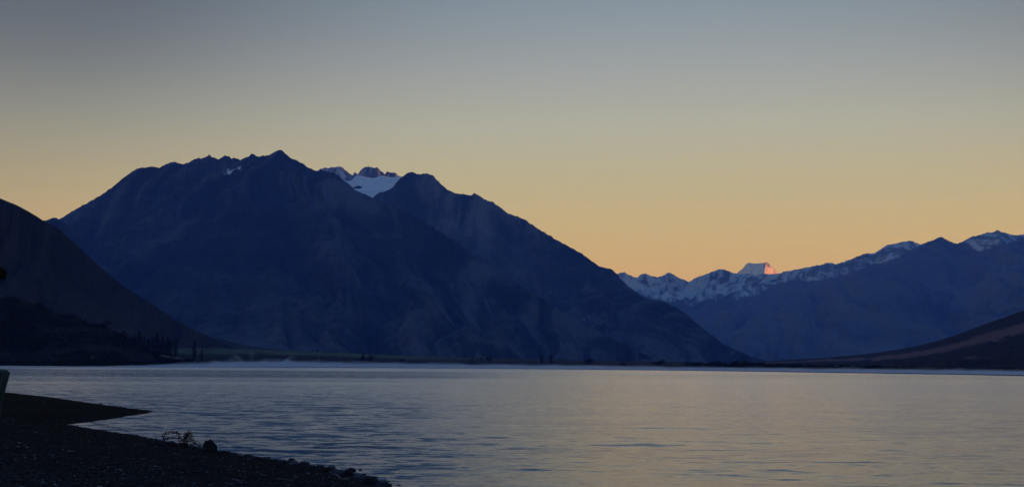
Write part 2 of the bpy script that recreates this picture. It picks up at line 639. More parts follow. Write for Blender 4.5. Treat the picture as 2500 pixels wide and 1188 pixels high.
def massif(name, ridge, foot, nu, nv, mat, carve, lam, seed, back=2500.0, crag=0.0, concave=1.25, mids=None,
           env_top=0.10, snowf=None, tonef=None, shear=0.0, side_fall=0, far=1.3):
    """ridge: (px,py,D) list; foot: (px,D,z) list. The solid runs back foot > ridge > front foot."""
    carve, lam, back = carve * far, lam * far, back * far
    q, py, D = resample(ridge, nu)
    D = D * far
    if crag:
        cw = q / 2500.0 * 40
        py = py + crag * (fbm(q / 9.0, q * 0 + seed, seed, 4) + 0.75 * fbm(q / 3.6, q * 0 + 5.5, seed + 3, 3))
    Rg = at(q, py, D)
    f = np.array(foot, float)
    fq = np.linspace(f[0, 0], f[-1, 0], nu)
    fD = np.interp(fq, f[:, 0], f[:, 1]) * far
    fz = np.interp(fq, f[:, 0], f[:, 2]) * far
    Ft = at(fq, np.full(nu, 890.0), fD)
    Ft[:, 2] = fz
    if side_fall:
        k = np.minimum(np.arange(nu), np.arange(nu)[::-1])
        w = np.clip(k / side_fall, 0, 1)
        Rg[:, 2] = Rg[:, 2] * (w * w * (3 - 2 * w)) - 5 * (1 - w)
    nb = max(8, nv // 6)
    s = np.linspace(1, 0, nv)[:, None]              # 1 at ridge, 0 at foot
    XY = Ft[None, :, :2] * (1 - s[..., None]) + Rg[None, :, :2] * s[..., None]
    z = Ft[None, :, 2] + (Rg[None, :, 2] - Ft[None, :, 2]) * s ** concave
    along = np.concatenate([[0], np.cumsum(np.linalg.norm(np.diff(Rg[:, :2], axis=0), axis=1))])[None, :]
    length = np.linalg.norm(Rg[:, :2] - Ft[:, :2], axis=1)[None, :]
    down = (1 - s) * length
    wx = fbm(along / lam * 0.7, down / lam * 0.7, seed + 90, 3) * lam * 0.55
    a2 = along + wx + shear * down
    g = 0.0
    tot = 0.0
    amp = 1.0
    for o in range(5):
        l_ = lam / 2.0 ** o
        n = perlin(a2 / l_, down / (l_ * (3.2 if o < 3 else 1.6)) + o * 7.3, seed + o * 31)
        g = g + amp * np.clip(np.abs(n) * 2.0, 0, 1)
        tot += amp
        amp *= 0.52
    g = g / tot                                     # 0 on spurs, 1 in gullies... inverted below
    env = np.clip((1 - s) / env_top, 0, 1) ** 0.8 * np.clip(s / 0.12, 0, 1)
    relief = (1 - g)
    z = z - carve * env * relief * (0.35 + 0.65 * (1 - np.abs(2 * s - 1) ** 2))
    z = z + carve * 0.12 * env * fbm(XY[..., 0] / (lam * 0.16), XY[..., 1] / (lam * 0.16), seed + 5, 4)
    front = np.concatenate([XY, z[..., None]], -1)
    sb = np.linspace(0, 1, nb, endpoint=False)[:, None]
    bx = Rg[None, :, :2] + (1 - sb[..., None]) * (Rg[None, :, :2] / np.linalg.norm(Rg[:, :2], axis=1)[None, :, None]) * back
    bz = -6 + (Rg[None, :, 2] + 6) * sb ** 1.2
    bz = bz - carve * 0.5 * np.clip(1 - sb, 0, 1) * sb * 4 * (1 - np.clip(np.abs(perlin(along / lam, sb * 3.0 + along * 0, seed + 77)) * 2, 0, 1))
    backp = np.concatenate([bx, bz[..., None]], -1)
    P = np.concatenate([backp, front], 0)
    o = grid_obj(name, P, mat)
    z_all = P[..., 2]
    fine = 0.0
    for kk, (l_, st, wgt) in enumerate([(lam / 3.0, 5.0, 0.5), (lam / 7.0, 6.0, 0.75), (lam / 15.0, 6.0, 0.7), (lam / 30.0, 5.0, 0.5)]):
        fine = fine + wgt * perlin((a2 + wx * 0.5) / l_, down / (l_ * st), seed + 200 + kk * 13)
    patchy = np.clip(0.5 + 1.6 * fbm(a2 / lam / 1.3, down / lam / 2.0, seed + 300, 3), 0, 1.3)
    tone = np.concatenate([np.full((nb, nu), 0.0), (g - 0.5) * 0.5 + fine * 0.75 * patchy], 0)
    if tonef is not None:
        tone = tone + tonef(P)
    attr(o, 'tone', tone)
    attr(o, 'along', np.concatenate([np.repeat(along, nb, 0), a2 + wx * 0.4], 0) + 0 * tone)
    attr(o, 'down', np.concatenate([np.repeat(down[:1], nb, 0), down], 0) + 0 * tone)
    sn = np.full(z_all.shape, -5.0) if snowf is None else snowf(P)
    attr(o, 'snow', sn)
    return o, P


def px_of(P):
    d = (P - np.array([0, 0, CAM_H])) @ R_NP
    return W_PX / 2 + F_PX * d[..., 0] / -d[..., 2], H_PX / 2 - F_PX * d[..., 1] / -d[..., 2]


# main dark massif (front left)
ridgeA = [(-150, 640), (60, 590), (120, 552), (145, 535), (160, 525), (187, 509), (215, 494), (240, 480), (255, 470), (270, 460), (300, 435),
          (321, 420), (335, 411), (344, 410), (361, 408), (373, 406), (388, 410), (405, 400.5), (422, 395), (440, 399), (445, 400.5),
          (458, 398), (470, 391), (485, 385), (490, 387), (505, 381.5), (510, 377), (519, 384), (524, 384), (530, 389), (542, 384),
          (550, 379), (560, 381.5), (566, 388), (571, 385), (580, 387.5), (587, 390.5), (597, 385), (607, 381.5), (613.5, 375.7),
          (620, 377), (627, 382.6), (645, 379), (653.5, 380.5), (662, 375), (672.5, 369), (682, 365), (689, 368), (696, 374),
          (708, 385), (721, 390), (738, 398.5), (750, 408), (769, 417), (785, 416), (801, 418), (820, 424), (837, 439), (849, 446),
          (862, 459), (875, 468), (896, 476), (912, 484), (930, 492), (970, 506), (1010, 525), (1060, 556), (1120, 598), (1200, 650),
          (1300, 715), (1400, 775), (1500, 830), (1590, 872)]
ridgeA = withD(ridgeA, [(-150, 9000), (145, 10500), (500, 11500), (700, 11300), (912, 10200), (1200, 9000), (1600, 7200)])


def snowA(P):
    px, py = px_of(P)
    s = -1.6 + 1.60 * np.exp(-((px - 555) / 110) ** 2 - ((py - 422) / 38) ** 2)
    s = np.maximum(s, -1.6 + 1.75 * np.exp(-((px - 590) / 35) ** 2 - ((py - 412) / 24) ** 2))
    return s * 0.9 - 0.02 + 1.1 * fbm(P[..., 0] / 95, P[..., 2] / 80, 5, 5, gain=0.7)


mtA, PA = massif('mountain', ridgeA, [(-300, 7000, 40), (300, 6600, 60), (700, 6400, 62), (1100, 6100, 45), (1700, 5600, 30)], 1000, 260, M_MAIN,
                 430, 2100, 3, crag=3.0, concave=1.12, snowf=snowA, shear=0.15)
tag(mtA, kind='structure')

# second ridge behind it, right of the snowfield
ridgeB = [(800, 600), (870, 520), (905, 490), (917, 475), (925, 470), (945, 466), (960, 455), (968, 445), (975, 437), (985, 429), (995, 422), (1005, 419),
          (1013, 421), (1019, 426), (1030, 424), (1040, 423), (1050, 426), (1058, 429), (1068, 440), (1080, 452), (1090, 462), (1100, 466),
          (1110, 471), (1125, 474), (1140, 475), (1150, 477), (1160, 472), (1168, 476), (1180, 485), (1195, 491), (1205, 494), (1220, 505),
          (1230, 513), (1240, 521), (1255, 525), (1272, 532), (1285, 538), (1300, 549), (1320, 562), (1350, 580), (1380, 597), (1400, 607),
          (1420, 618), (1440, 633), (1455, 645), (1470, 651), (1485, 655), (1494, 656), (1505, 668), (1520, 685), (1540, 703), (1565, 720),
          (1600, 742), (1660, 790), (1740, 850), (1790, 874)]
ridgeB = withD(ridgeB, [(800, 12800), (1000, 12600), (1200, 12300), (1500, 11500), (1790, 9500)])
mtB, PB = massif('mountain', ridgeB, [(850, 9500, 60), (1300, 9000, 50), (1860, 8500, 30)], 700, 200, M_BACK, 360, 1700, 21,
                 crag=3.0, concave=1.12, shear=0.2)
tag(mtB, kind='structure')

# lower spur in front of the valley
ridgeD = [(1440, 660), (1500, 690), (1560, 722), (1590, 731), (1605, 732), (1625, 738), (1650, 750), (1680, 768), (1700, 788), (1735, 815), (1765, 838),
          (1800, 855), (1830, 868), (1875, 881)]
ridgeD = withD(ridgeD, [(1440, 11400), (1875, 8600)])
mtD, PD = massif('mountain', ridgeD, [(1250, 7600, 30), (1600, 7800, 25), (1950, 8000, 18)], 260, 140, M_MAIN, 170, 900, 37, back=1500,
                 crag=0.8, concave=1.1, shear=0.25)
tag(mtD, kind='structure')

# snowy rock peaks behind the glacier
ridgeC = [(735, 470), (760, 428), (775, 416), (785, 411), (793, 409), (800, 410), (806, 408), (812, 408.5), (820, 407), (828, 406.5), (838, 411),
          (844, 416), (850, 421), (857, 427), (861, 427), (865, 420), (869, 422), (873, 426), (880, 417), (884, 412), (888, 409), (892, 407), (895, 408), (900, 406.5),
          (905, 408), (910, 408), (915, 408), (920, 408.5), (925, 412), (932, 418), (936, 421), (940, 427), (944, 419), (948, 418), (952, 421), (958, 419.5), (962, 420.5),
          (968, 424), (974, 429), (980, 431), (987, 430), (1000, 440), (1040, 480)]
ridgeC = withD(ridgeC, [(735, 16400), (1040, 16400)])


def snowC(P):
    px, py = px_of(P)
    s = 0.15 + 0.9 * fbm(P[..., 0] / 160, P[..., 2] / 160, 9, 4, ridged=False)
    s = s + np.where((px < 858), 0.25, 0.0)
    return s


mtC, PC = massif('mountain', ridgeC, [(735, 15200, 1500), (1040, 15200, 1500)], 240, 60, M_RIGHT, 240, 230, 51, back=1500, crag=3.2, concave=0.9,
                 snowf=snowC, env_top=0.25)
tag(mtC, kind='structure')
# glacier surface in front of them
gq = np.linspace(790, 1030, 60)
gt = np.array([(790, 441), (858, 441), (866, 431), (875, 428.5), (900, 433), (910, 435), (925, 431), (933, 428), (950, 433), (985, 431), (1030, 433)], float)
rows = []
for k in range(40):
    s = k / 39
    pyt = np.interp(gq, gt[:, 0], gt[:, 1])
    top = at(gq, pyt, np.full(60, 20700.0))
    bot = at(gq, pyt * 0 + 520, np.full(60, 17800.0))
    p = top * (1 - s) + bot * s
    p[:, 2] += 75 * fbm(p[:, 0] / 380, p[:, 1] / 260, 4, 5) * min(1, s * 4)
    rows.append(p)
tag(grid_obj('glacier', np.array(rows), M_GLACIER), kind='structure')
# dark rock island in the ice
def rock_mesh(seed, sub=3, jag=0.28, flat=1.0):
    bm = bmesh.new()
    bmesh.ops.create_icosphere(bm, subdivisions=sub, radius=1.0)
    r = np.random.default_rng(seed)
    off = r.random(3) * 50
    planes = r.normal(size=(7, 3))
    planes /= np.linalg.norm(planes, axis=1)[:, None]
    cut = 0.55 + 0.35 * r.random(7)
    for v in bm.verts:
        c = np.array(v.co)
        for pl, k in zip(planes, cut):
            d = c @ pl
            if d > k:
                c = c - pl * (d - k) * 0.85
        n = float(perlin(np.array([c[0] * 1.7 + off[0]]), np.array([c[1] * 1.7 + c[2] * 2.3 + off[1]]), seed)[0])
        n2 = float(perlin(np.array([c[0] * 4.7 + off[2]]), np.array([c[1] * 4.9 + c[2] * 4.1 + off[1]]), seed + 9)[0])
        v.co = Vector(c * (1 + jag * n + jag * 0.45 * n2))
    zs = [v.co.z for v in bm.verts]
    z0 = min(zs) * 0.45
    for v in bm.verts:
        if v.co.z < z0:
            v.co.z = z0
        v.co.z = (v.co.z - z0) * flat
    me = bpy.data.meshes.new('rock')
    bm.to_mesh(me)
    bm.free()
    xs = [v.co.x for v in me.vertices]
    zz = [v.co.z for v in me.vertices]
    return me, max(xs) - min(xs), max(zz)


me, w_, h_ = rock_mesh(5)
me.materials.append(M_MAIN)
nun = bpy.data.objects.new('rock_outcrop', me)
C.objects.link(nun)
nun.location = at(874, 460, 19250.0)
nun.scale = (140 / w_ * 1.0, 90 / w_, 45 / h_)
tag(nun, 'small dark rock outcrop poking through the pale glacier between the peaks', 'rock outcrop')

# far snowy range across the valley
ridgeE = [(1400, 690), (1480, 675), (1505, 668), (1515, 666), (1524, 664), (1535, 670), (1548, 676), (1556, 677), (1564, 670), (1576, 667), (1590, 673),
          (1605, 676), (1618, 673), (1632, 664), (1645, 670), (1660, 679), (1683, 687), (1700, 677), (1720, 670), (1740, 662), (1757, 656), (1770, 658),
          (1790, 666), (1803, 669), (1820, 668), (1834, 667), (1845, 671), (1860, 668), (1880, 669), (1895, 668), (1910, 666), (1960, 670), (2020, 690)]
ridgeE = withD(ridgeE, [(1400, 24000), (2020, 25500)])


def snowE(P):
    px, py = px_of(P)
    line = np.interp(px, [1400, 1540, 1640, 1700, 1760, 1830, 1900], [700, 712, 742, 748, 742, 720, 700])
    s = np.clip((line - py) / 22.0, -2, 0.85) - 0.12
    band = np.exp(-((py - (line - 6)) / 10) ** 2) * 0.5
    return s + band * (px < 1640) - 0.12 + 0.75 * fbm(px / 26 + py / 40, py / 18 - px / 60, 8, 5)


mtE, PE = massif('mountain', ridgeE, [(1450, 20000, 100), (1960, 19500, 80)], 420, 160, M_FARSNOW, 520, 2300, 61, back=4000, crag=2.0, concave=1.0,
                 snowf=snowE, env_top=0.05)
tag(mtE, kind='structure')

# distant high snow peak catching the sun
ridgeF = [(1770, 700), (1785, 682), (1797, 669), (1803, 662), (1811, 657), (1817, 650), (1821, 645), (1826, 641.5), (1833, 642), (1843, 643.5), (1855, 642), (1864, 642),
          (1868, 640.5), (1871, 639), (1875, 642), (1880, 645), (1888, 654), (1895, 662), (1902, 669), (1915, 684), (1930, 700)]
ridgeF = [(x, y, np.interp(x, [1770, 1826, 1868, 1930], [38500, 37600, 37200, 39800])) for x, y in ridgeF]


def snowF(P):
    px, py = px_of(P)
    s = np.full(px.shape, 0.85)
    s = np.where((np.abs(px - 1872) < 8) & (py < 651), 0.0, s)
    return s + 0.5 * fbm(px / 9, py / 12, 12, 3)


mtF, PF = massif('snow_peak', ridgeF, [(1800, 33500, 900), (1890, 33500, 900)], 160, 90, M_COOK, 380, 900, 71, back=3000, crag=1.6, concave=1.0,
                 snowf=snowF, env_top=0.2, far=1.14)
tag(mtF, kind='structure')

# right-hand range
ridgeG = [(1600, 800), (1640, 770), (1690, 757), (1740, 739), (1769, 724), (1791, 711), (1830, 703), (1870, 690), (1897, 676), (1912, 663), (1930, 660), (1950, 656),
          (1965, 653), (1990, 648), (2005, 646), (2017, 641), (2032, 641), (2040, 645), (2065, 637), (2090, 627), (2110, 619), (2135, 617),
          (2150, 608), (2165, 598), (2185, 594), (2205, 590), (2222, 587), (2232, 590), (2240, 594), (2250, 596), (2265, 590), (2280, 585), (2290, 580), (2298, 578), (2306, 582),
          (2315, 587), (2335, 595), (2350, 590), (2372, 577), (2395, 573), (2410, 567), (2425, 566), (2437, 561), (2444, 566), (2452, 567), (2470, 573),
          (2485, 574), (2500, 571), (2560, 556), (2640, 500), (2720, 440)]
ridgeG = withD(ridgeG, [(1600, 17500), (1900, 19500), (2200, 18000), (2500, 16500), (2720, 16000)])


def snowG(P):
    px, py = px_of(P)
    line = np.interp(px, [1600, 1760, 1800, 1850, 1900, 1950, 2000, 2060, 2120, 2150, 2250, 2290, 2320, 2370, 2400, 2440, 2500, 2600],
                     [700, 718, 735, 728, 700, 690, 692, 678, 660, 655, 606, 590, 590, 605, 616, 606, 588, 570])
    s = np.clip((line - py) / 16.0, -2, 0.75) - 0.18
    s = s + 0.8 * np.exp(-((px - (2382 + (py - 600) * 0.7)) / 9) ** 2 - ((py - 605) / 12) ** 2)
    s = np.where((px > 2258) & (px < 2350), s - 0.5, s)
    s = np.where(px < 1790, s - 0.6, s)
    return s - 0.05 + 0.6 * fbm(px / 20 + py / 30, py / 16 - px / 40, 28, 5)


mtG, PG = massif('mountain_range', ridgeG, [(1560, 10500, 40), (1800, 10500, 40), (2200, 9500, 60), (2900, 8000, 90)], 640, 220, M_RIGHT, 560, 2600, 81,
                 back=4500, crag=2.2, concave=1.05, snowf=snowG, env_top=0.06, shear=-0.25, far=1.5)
tag(mtG, kind='structure')

# brown slope coming down on the right
ridgeH = [(1780, 889), (1850, 882), (1950, 876), (2000, 873), (2050, 869), (2100, 865), (2150, 859), (2200, 851), (2250, 841), (2300, 828), (2350, 811), (2400, 792),
          (2450, 775), (2500, 757), (2600, 718), (2800, 640), (3100, 540)]
ridgeH = withD(ridgeH, [(1780, 5600), (2100, 4600), (2500, 3600), (3100, 3200)])
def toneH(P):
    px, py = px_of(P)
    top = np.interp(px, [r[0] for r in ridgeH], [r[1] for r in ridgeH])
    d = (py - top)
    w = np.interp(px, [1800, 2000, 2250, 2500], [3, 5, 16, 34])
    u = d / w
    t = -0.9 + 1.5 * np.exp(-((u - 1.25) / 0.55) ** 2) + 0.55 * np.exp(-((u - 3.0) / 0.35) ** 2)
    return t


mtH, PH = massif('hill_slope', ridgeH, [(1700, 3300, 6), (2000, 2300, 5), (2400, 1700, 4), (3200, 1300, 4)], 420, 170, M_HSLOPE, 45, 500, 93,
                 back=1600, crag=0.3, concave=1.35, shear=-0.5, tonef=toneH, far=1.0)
tag(mtH, kind='structure')

# left hill falling towards the lake and the small saddle knob behind it
ridgeL = [(-420, 330), (-200, 400), (-100, 440), (0, 484), (40, 500), (70, 516), (90, 528), (105, 538), (130, 550), (150, 563), (165, 578), (190, 600), (230, 637), (260, 665), (300, 697),
          (340, 722), (380, 747), (430, 782), (470, 803), (510, 820), (540, 834), (570, 848), (610, 862)]
ridgeL = withD(ridgeL, [(-420, 2900), (0, 3000), (400, 4300), (640, 5400)])
mtL, PL = massif('hill', ridgeL, [(-900, 2000, 20), (-200, 2000, 20), (100, 2350, 28), (300, 3200, 38), (480, 4200, 50), (640, 4800, 50)], 420, 170, M_LEFT, 120, 800, 103, back=1500,
                 crag=0.5, concave=1.1, shear=0.2, far=1.0)
tag(mtL, kind='structure')
ridgeK = withD([(40, 580), (90, 545), (105, 538), (113, 538), (120, 535), (127, 532), (137, 531), (143, 535), (160, 545), (200, 575)], [(40, 8600), (200, 8600)])
mtK, PK = massif('hill', ridgeK, [(40, 7000, 300), (200, 7000, 300)], 60, 30, M_LEFT, 60, 500, 113, back=700, crag=0.8)
tag(mtK, kind='structure')

# foothill beyond the paddocks
ridgeM = withD([(400, 850), (440, 833), (470, 825), (500, 821), (530, 824), (570, 835), (620, 846), (700, 853), (800, 858)], [(400, 5000), (800, 5600)])
mtM, PM = massif('foothill', ridgeM, [(380, 4300, 50), (820, 4700, 45)], 120, 40, M_LEFT, 14, 200, 123, back=500, crag=0.6, far=1.0)
tag(mtM, kind='structure')

# unseen ranges added on the right, shaped to keep low sun off the valley


def unseen_range(name, ridge, foot_dx, seed, mat):
    r = np.array(ridge, float)
    n = 120
    t = np.linspace(0, len(r) - 1, n)
    x, y, z = (np.interp(t, np.arange(len(r)), r[:, i]) * 1.3 for i in range(3))
    foot_dx *= 1.3
    z = z + 90 * fbm(t * 2.1, t * 0, seed, 4)
    rows = []
    for s in np.linspace(-1, 1, 41):
        zz = z * (1 - abs(s)) ** 1.1
        xx = x + s * foot_dx
        bump_ = 160 * fbm(y / 900 + s * 3, xx / 900, seed + 4, 4) * (1 - abs(s)) * min(1, abs(s) * 5)
        rows.append(np.stack([xx, y, zz + bump_ - 5 * abs(s)], -1))
    o = grid_obj(name, np.array(rows)[::-1], mat)
    attr(o, 'tone', np.zeros(n * 41))
    attr(o, 'snow', np.array(rows)[::-1][..., 2] / 900 - 2.2)
    tag(o, kind='structure')


unseen_range('mountain_range', [(9200, -12000, 1900), (8200, -4000, 2050), (7600, 3000, 2150), (7800, 8000, 2250), (8600, 12000, 2300), (9300, 16500, 2560), (10500, 20500, 2500)], 2600, 201, M_RIGHT)
unseen_range('mountain_range', [(9600, 22000, 2200), (10500, 27000, 2200), (12500, 33000, 2100)], 2400, 207, M_RIGHT)

# ------------------------------------------------------------------ far shore flats
shoreD = SH
qf = np.linspace(-900, 3400, 900)
Ds = np.interp(qf, [a for a, b in shoreD], [b for a, b in shoreD]) * (1 + 0.012 * fbm(qf / 60, qf * 0, 3, 4))


def line(pts):
    return np.interp(qf, [a for a, b in pts], [b for a, b in pts])


hyf = 887.0 + 0.0065 * qf
rows, tones = [], []
curves = [
    (Ds, None, -0.6, 0.15),
    (Ds + 14, None, 0.9, 0.15),
    (Ds * 1.03 + 60, line([(0, 883), (480, 881), (700, 880.5), (900, 881), (1000, 882), (1400, 886.5), (1700, 893.5), (2000, 899), (2500, 908), (3400, 922)]), None, 0.2),
    (Ds * 1.06 + 120, line([(0, 868), (480, 866.5), (620, 867), (800, 870), (900, 873.5), (1000, 877), (1200, 881), (1400, 885), (1700, 891.5), (2000, 897), (2500, 905), (3400, 918)]), None, 0.30),
    (Ds * 1.07 + 150, line([(0, 861), (480, 860.5), (620, 862), (800, 866.5), (900, 870), (1000, 875), (1200, 880), (1400, 884), (1700, 890.5), (2000, 896), (2500, 904), (3400, 917)]), None, 0.62),
    (Ds * 1.25 + 300, line([(0, 851), (480, 850.5), (620, 853.5), (800, 860), (900, 864.5), (1000, 869.5), (1200, 876), (1400, 880.5), (1700, 887), (2000, 893), (2500, 902), (3400, 914)]), None, 0.72),
    (Ds * 1.25 + 420, line([(0, 849), (480, 848.5), (620, 851.5), (800, 858), (900, 863), (1000, 868), (1200, 874.5), (1400, 879), (1700, 885), (2000, 890), (2500, 900), (3400, 912)]), None, 0.05),
    (np.maximum(Ds * 2.0, 9800), line([(0, 846), (480, 849.5), (800, 862), (1000, 868), (1400, 880), (1700, 887.5), (2500, 899), (3400, 905)]), None, 0.1),
]
pts, tn = [], []
for D_, py_, z_, t_ in curves:
    if py_ is None:
        p = at(qf, hyf, D_)
        p[:, 2] = z_
    else:
        p = at(qf, py_, D_)
    pts.append(p)
    tn.append(np.full(len(qf), t_))
for a in range(len(pts) - 1):
    n = [3, 4, 5, 2, 14, 3, 24][a]
    for k in range(n):
        s = k / n
        p = pts[a] * (1 - s) + pts[a + 1] * s
        if a >= 1:
            p[:, 2] += 0.25 * fbm(p[:, 0] / 30, p[:, 1] / 30, 19, 3)
        rows.append(p)
        tt = tn[a] * (1 - s) + tn[a + 1] * s
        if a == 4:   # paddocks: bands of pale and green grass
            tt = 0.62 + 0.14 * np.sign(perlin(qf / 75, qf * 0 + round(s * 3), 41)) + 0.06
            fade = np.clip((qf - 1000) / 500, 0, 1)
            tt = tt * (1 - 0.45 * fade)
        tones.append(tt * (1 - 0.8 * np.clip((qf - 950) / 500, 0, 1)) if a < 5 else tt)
rows.append(pts[-1])
tones.append(tn[-1])
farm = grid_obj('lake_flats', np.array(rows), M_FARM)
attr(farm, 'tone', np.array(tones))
tag(farm, kind='structure')

# bush covered hill at the left shore
ridgeN = [(-700, 690), (-300, 705), (-60, 728), (0, 729), (15, 725), (35, 725), (60, 733), (90, 743), (115, 753), (125, 758), (160, 771), (180, 771), (205, 785), (225, 793), (240, 794),
          (258, 796), (270, 806), (290, 812), (310, 822), (330, 838), (350, 851), (372, 864), (392, 876), (415, 886)]
ridgeN = withD(ridgeN, [(-700, 1600), (0, 1650), (415, 2060)])
hillN, PN = massif('bush_hill', ridgeN, [(-700, 1350, -1), (200, 1450, -1), (412, 1930, -1)], 300, 90, M_BUSHHILL, 14, 130, 133, back=300, crag=1.2, concave=0.9, far=1.0)
tag(hillN, kind='structure')
# low point with a dry paddock at its end
pq = np.linspace(370, 492, 60)
rows, tones = [], []
for k, (Dd, yy, tt) in enumerate((Dq * 1.0, [y + 0.0 for y in yq], tq) for Dq, yq, tq in [(2000, [888.5, 888.5, 888.5, 889], 0.05), (2012, [884.5, 883.5, 883.5, 886.5], 0.08), (2040, [880, 878.5, 879, 885.5], 0.1), (2075, [872, 873, 877.5, 885], 1.0), (2120, [866, 866.5, 874, 884.5], 0.95),
                                  (2150, [866, 868, 876, 886], 0.3), (2200, [887, 888, 889, 890], 0.1)]):
    y_ = np.interp(pq, [370, 400, 445, 492], yy) + 0.35 * fbm(pq / 8, pq * 0 + k, 7, 3)
    p = at(pq, y_, np.full(60, float(Dd)))
    if k in (0, 6):
        p[:, 2] = -0.5
    rows.append(p)
    tones.append(np.full(60, tt))
pt = grid_obj('shore_point', np.array(rows), M_FARM)
attr(pt, 'tone', np.array(tones))
tag(pt, kind='structure')

# ------------------------------------------------------------------ vegetation


def leaf_mesh(name, n, sampler, size, mat, seed):
    r = np.random.default_rng(seed)
    P = sampler(r, n)
    a = r.normal(size=(n, 3))
    a /= np.linalg.norm(a, axis=1)[:, None]
    b = np.cross(a, r.normal(size=(n, 3)))
    b /= np.linalg.norm(b, axis=1)[:, None]
    sz = size * (0.6 + 0.8 * r.random((n, 1)))
    V = np.stack([P - a * sz, P + b * sz * 0.6, P + a * sz, P - b * sz * 0.6], 1).reshape(-1, 3)
    me = bpy.data.meshes.new(name)
    idx = np.arange(n)[:, None] * 4
    me.from_pydata([tuple(v) for v in V], [], [(i, i + 1, i + 2, i + 3) for i in range(0, n * 4, 4)])
    me.materials.append(mat)
    return me


def clumps(centres):
    cs = np.array(centres, float)

    def f(r, n):
        k = r.integers(0, len(cs), n)
        v = r.normal(size=(n, 3))
        v /= np.linalg.norm(v, axis=1)[:, None]
        rad = r.random((n, 1)) ** 0.45
        return cs[k, :3] + v * rad * cs[k, 3:4] * np.array([1, 1, 0.85])
    return f


def trunk_mesh(segs, mat=M_BARK, name='trunk', sides=6):
    """segs: list of (p0, p1, r0, r1)"""
    V, Fc = [], []
    for p0, p1, r0, r1 in segs:
        p0, p1 = Vector(p0), Vector(p1)
        d = (p1 - p0).normalized()
        u = d.orthogonal().normalized()
        w = d.cross(u)
        b = len(V)
        for p, r_ in ((p0, r0), (p1, r1)):
            for k in range(sides):
                a = 2 * math.pi * k / sides
                V.append(tuple(p + (u * math.cos(a) + w * math.sin(a)) * r_))
        for k in range(sides):
            Fc.append((b + k, b + (k + 1) % sides, b + sides + (k + 1) % sides, b + sides + k))
        Fc.append(tuple(b + sides + k for k in range(sides)))
    me = bpy.data.meshes.new(name)
    me.from_pydata(V, [], Fc)
    me.materials.append(mat)
    return me


def tree_proto(kind, seed):
    """unit height 1"""
    r = random.Random(seed)
    segs = []
    if kind == 'poplar':
        cl = [(r.uniform(-.03, .03), r.uniform(-.03, .03), z, 0.035 + 0.085 * math.sin(min(1, (z - 0.08) / 0.9) ** 0.8 * math.pi) ** 0.7) for z in [0.1 + 0.86 * i / 17 for i in range(18)]]
        segs.append(((0, 0, -.03), (0, 0, .9), .022, .005))
        n, sz = 900, 0.022
    elif kind == 'conifer':
        cl = []
        for i in range(22):
            z = 0.08 + 0.9 * i / 21
            rr = 0.17 * (1 - z) + 0.01
            for k in range(3):
                a = r.uniform(0, 6.28)
                cl.append((math.cos(a) * rr * .7, math.sin(a) * rr * .7, z - 0.02, rr * .55 + .01))
        segs.append(((0, 0, -.03), (0, 0, .95), .02, .004))
        n, sz = 1000, 0.022
    elif kind == 'round':
        cl = [(r.gauss(0, .2), r.gauss(0, .2), 0.55 + r.gauss(0, .16), r.uniform(.12, .24)) for _ in range(13)]
        segs.append(((0, 0, -.05), (.02, 0, .55), .05, .025))
        for c in cl[:6]:
            segs.append(((.01, 0, .3), c[:3], .022, .008))
        n, sz = 1000, 0.04
    else:  # low bush
        cl = [(r.gauss(0, .38), r.gauss(0, .3), 0.35 + r.gauss(0, .14), r.uniform(.2, .36)) for _ in range(11)]
        segs.append(((0, 0, -.05), (0, 0, .4), .05, .02))
        for c in cl[:5]:
            segs.append(((0, 0, .1), c[:3], .03, .01))
        n, sz = 900, 0.06
    crown = leaf_mesh('crown', n, clumps(cl), sz, M_LEAF, seed)
    co_ = np.zeros(len(crown.vertices) * 3)
    crown.vertices.foreach_get('co', co_)
    co_ = co_.reshape(-1, 3)
    co_[:, 2] *= 1.0 / np.percentile(co_[:, 2], 99)
    if kind == 'bush':
        co_[:, 2] = co_[:, 2] * 1.0 - 0.06
    crown.vertices.foreach_set('co', co_.ravel())
    crown.update()
    return crown, trunk_mesh(segs)


PROTO = {}


def plant(kind, name, loc, height, label, cat, group, variant=None, wide=1.0):
    v = random.randrange(3) if variant is None else variant
    key = (kind, v)
    if key not in PROTO:
        PROTO[key] = tree_proto(kind, hash(kind) % 1 + {'poplar': 10, 'conifer': 20, 'round': 30, 'bush': 40}[kind] + v)
    crown, trunk = PROTO[key]
    e = empty(name, loc, random.uniform(0, 6.28))
    e.scale = (height * wide, height * wide, height)
    for nm, me in (('crown', crown), ('trunk', trunk)):
        o = bpy.data.objects.new(nm, me)
        C.objects.link(o)
        o.parent = e
    tag(e, label, cat, group)
    return e


def surf_z(P, x, y):
    """nearest z on a (rows, cols, 3) surface"""
    d = (P[..., 0] - x) ** 2 + (P[..., 1] - y) ** 2
    return float(P[..., 2].ravel()[np.argmin(d)])


def on_line(px, py_top, D, hpx):
    """tree whose top is at (px,py_top) and whose height in photo pixels is hpx"""
    top = at(px, py_top, float(D))
    h = hpx * D / F_PX
    return (top[0], top[1], top[2] - h), h


def put(kind, name, px, ytop, ybase, D, label, cat, group=None, variant=None, wide=1.0):
    loc, h = on_line(px, ytop, D, ybase - ytop)
    return plant(kind, name, loc, h, label, cat, group, variant, wide)


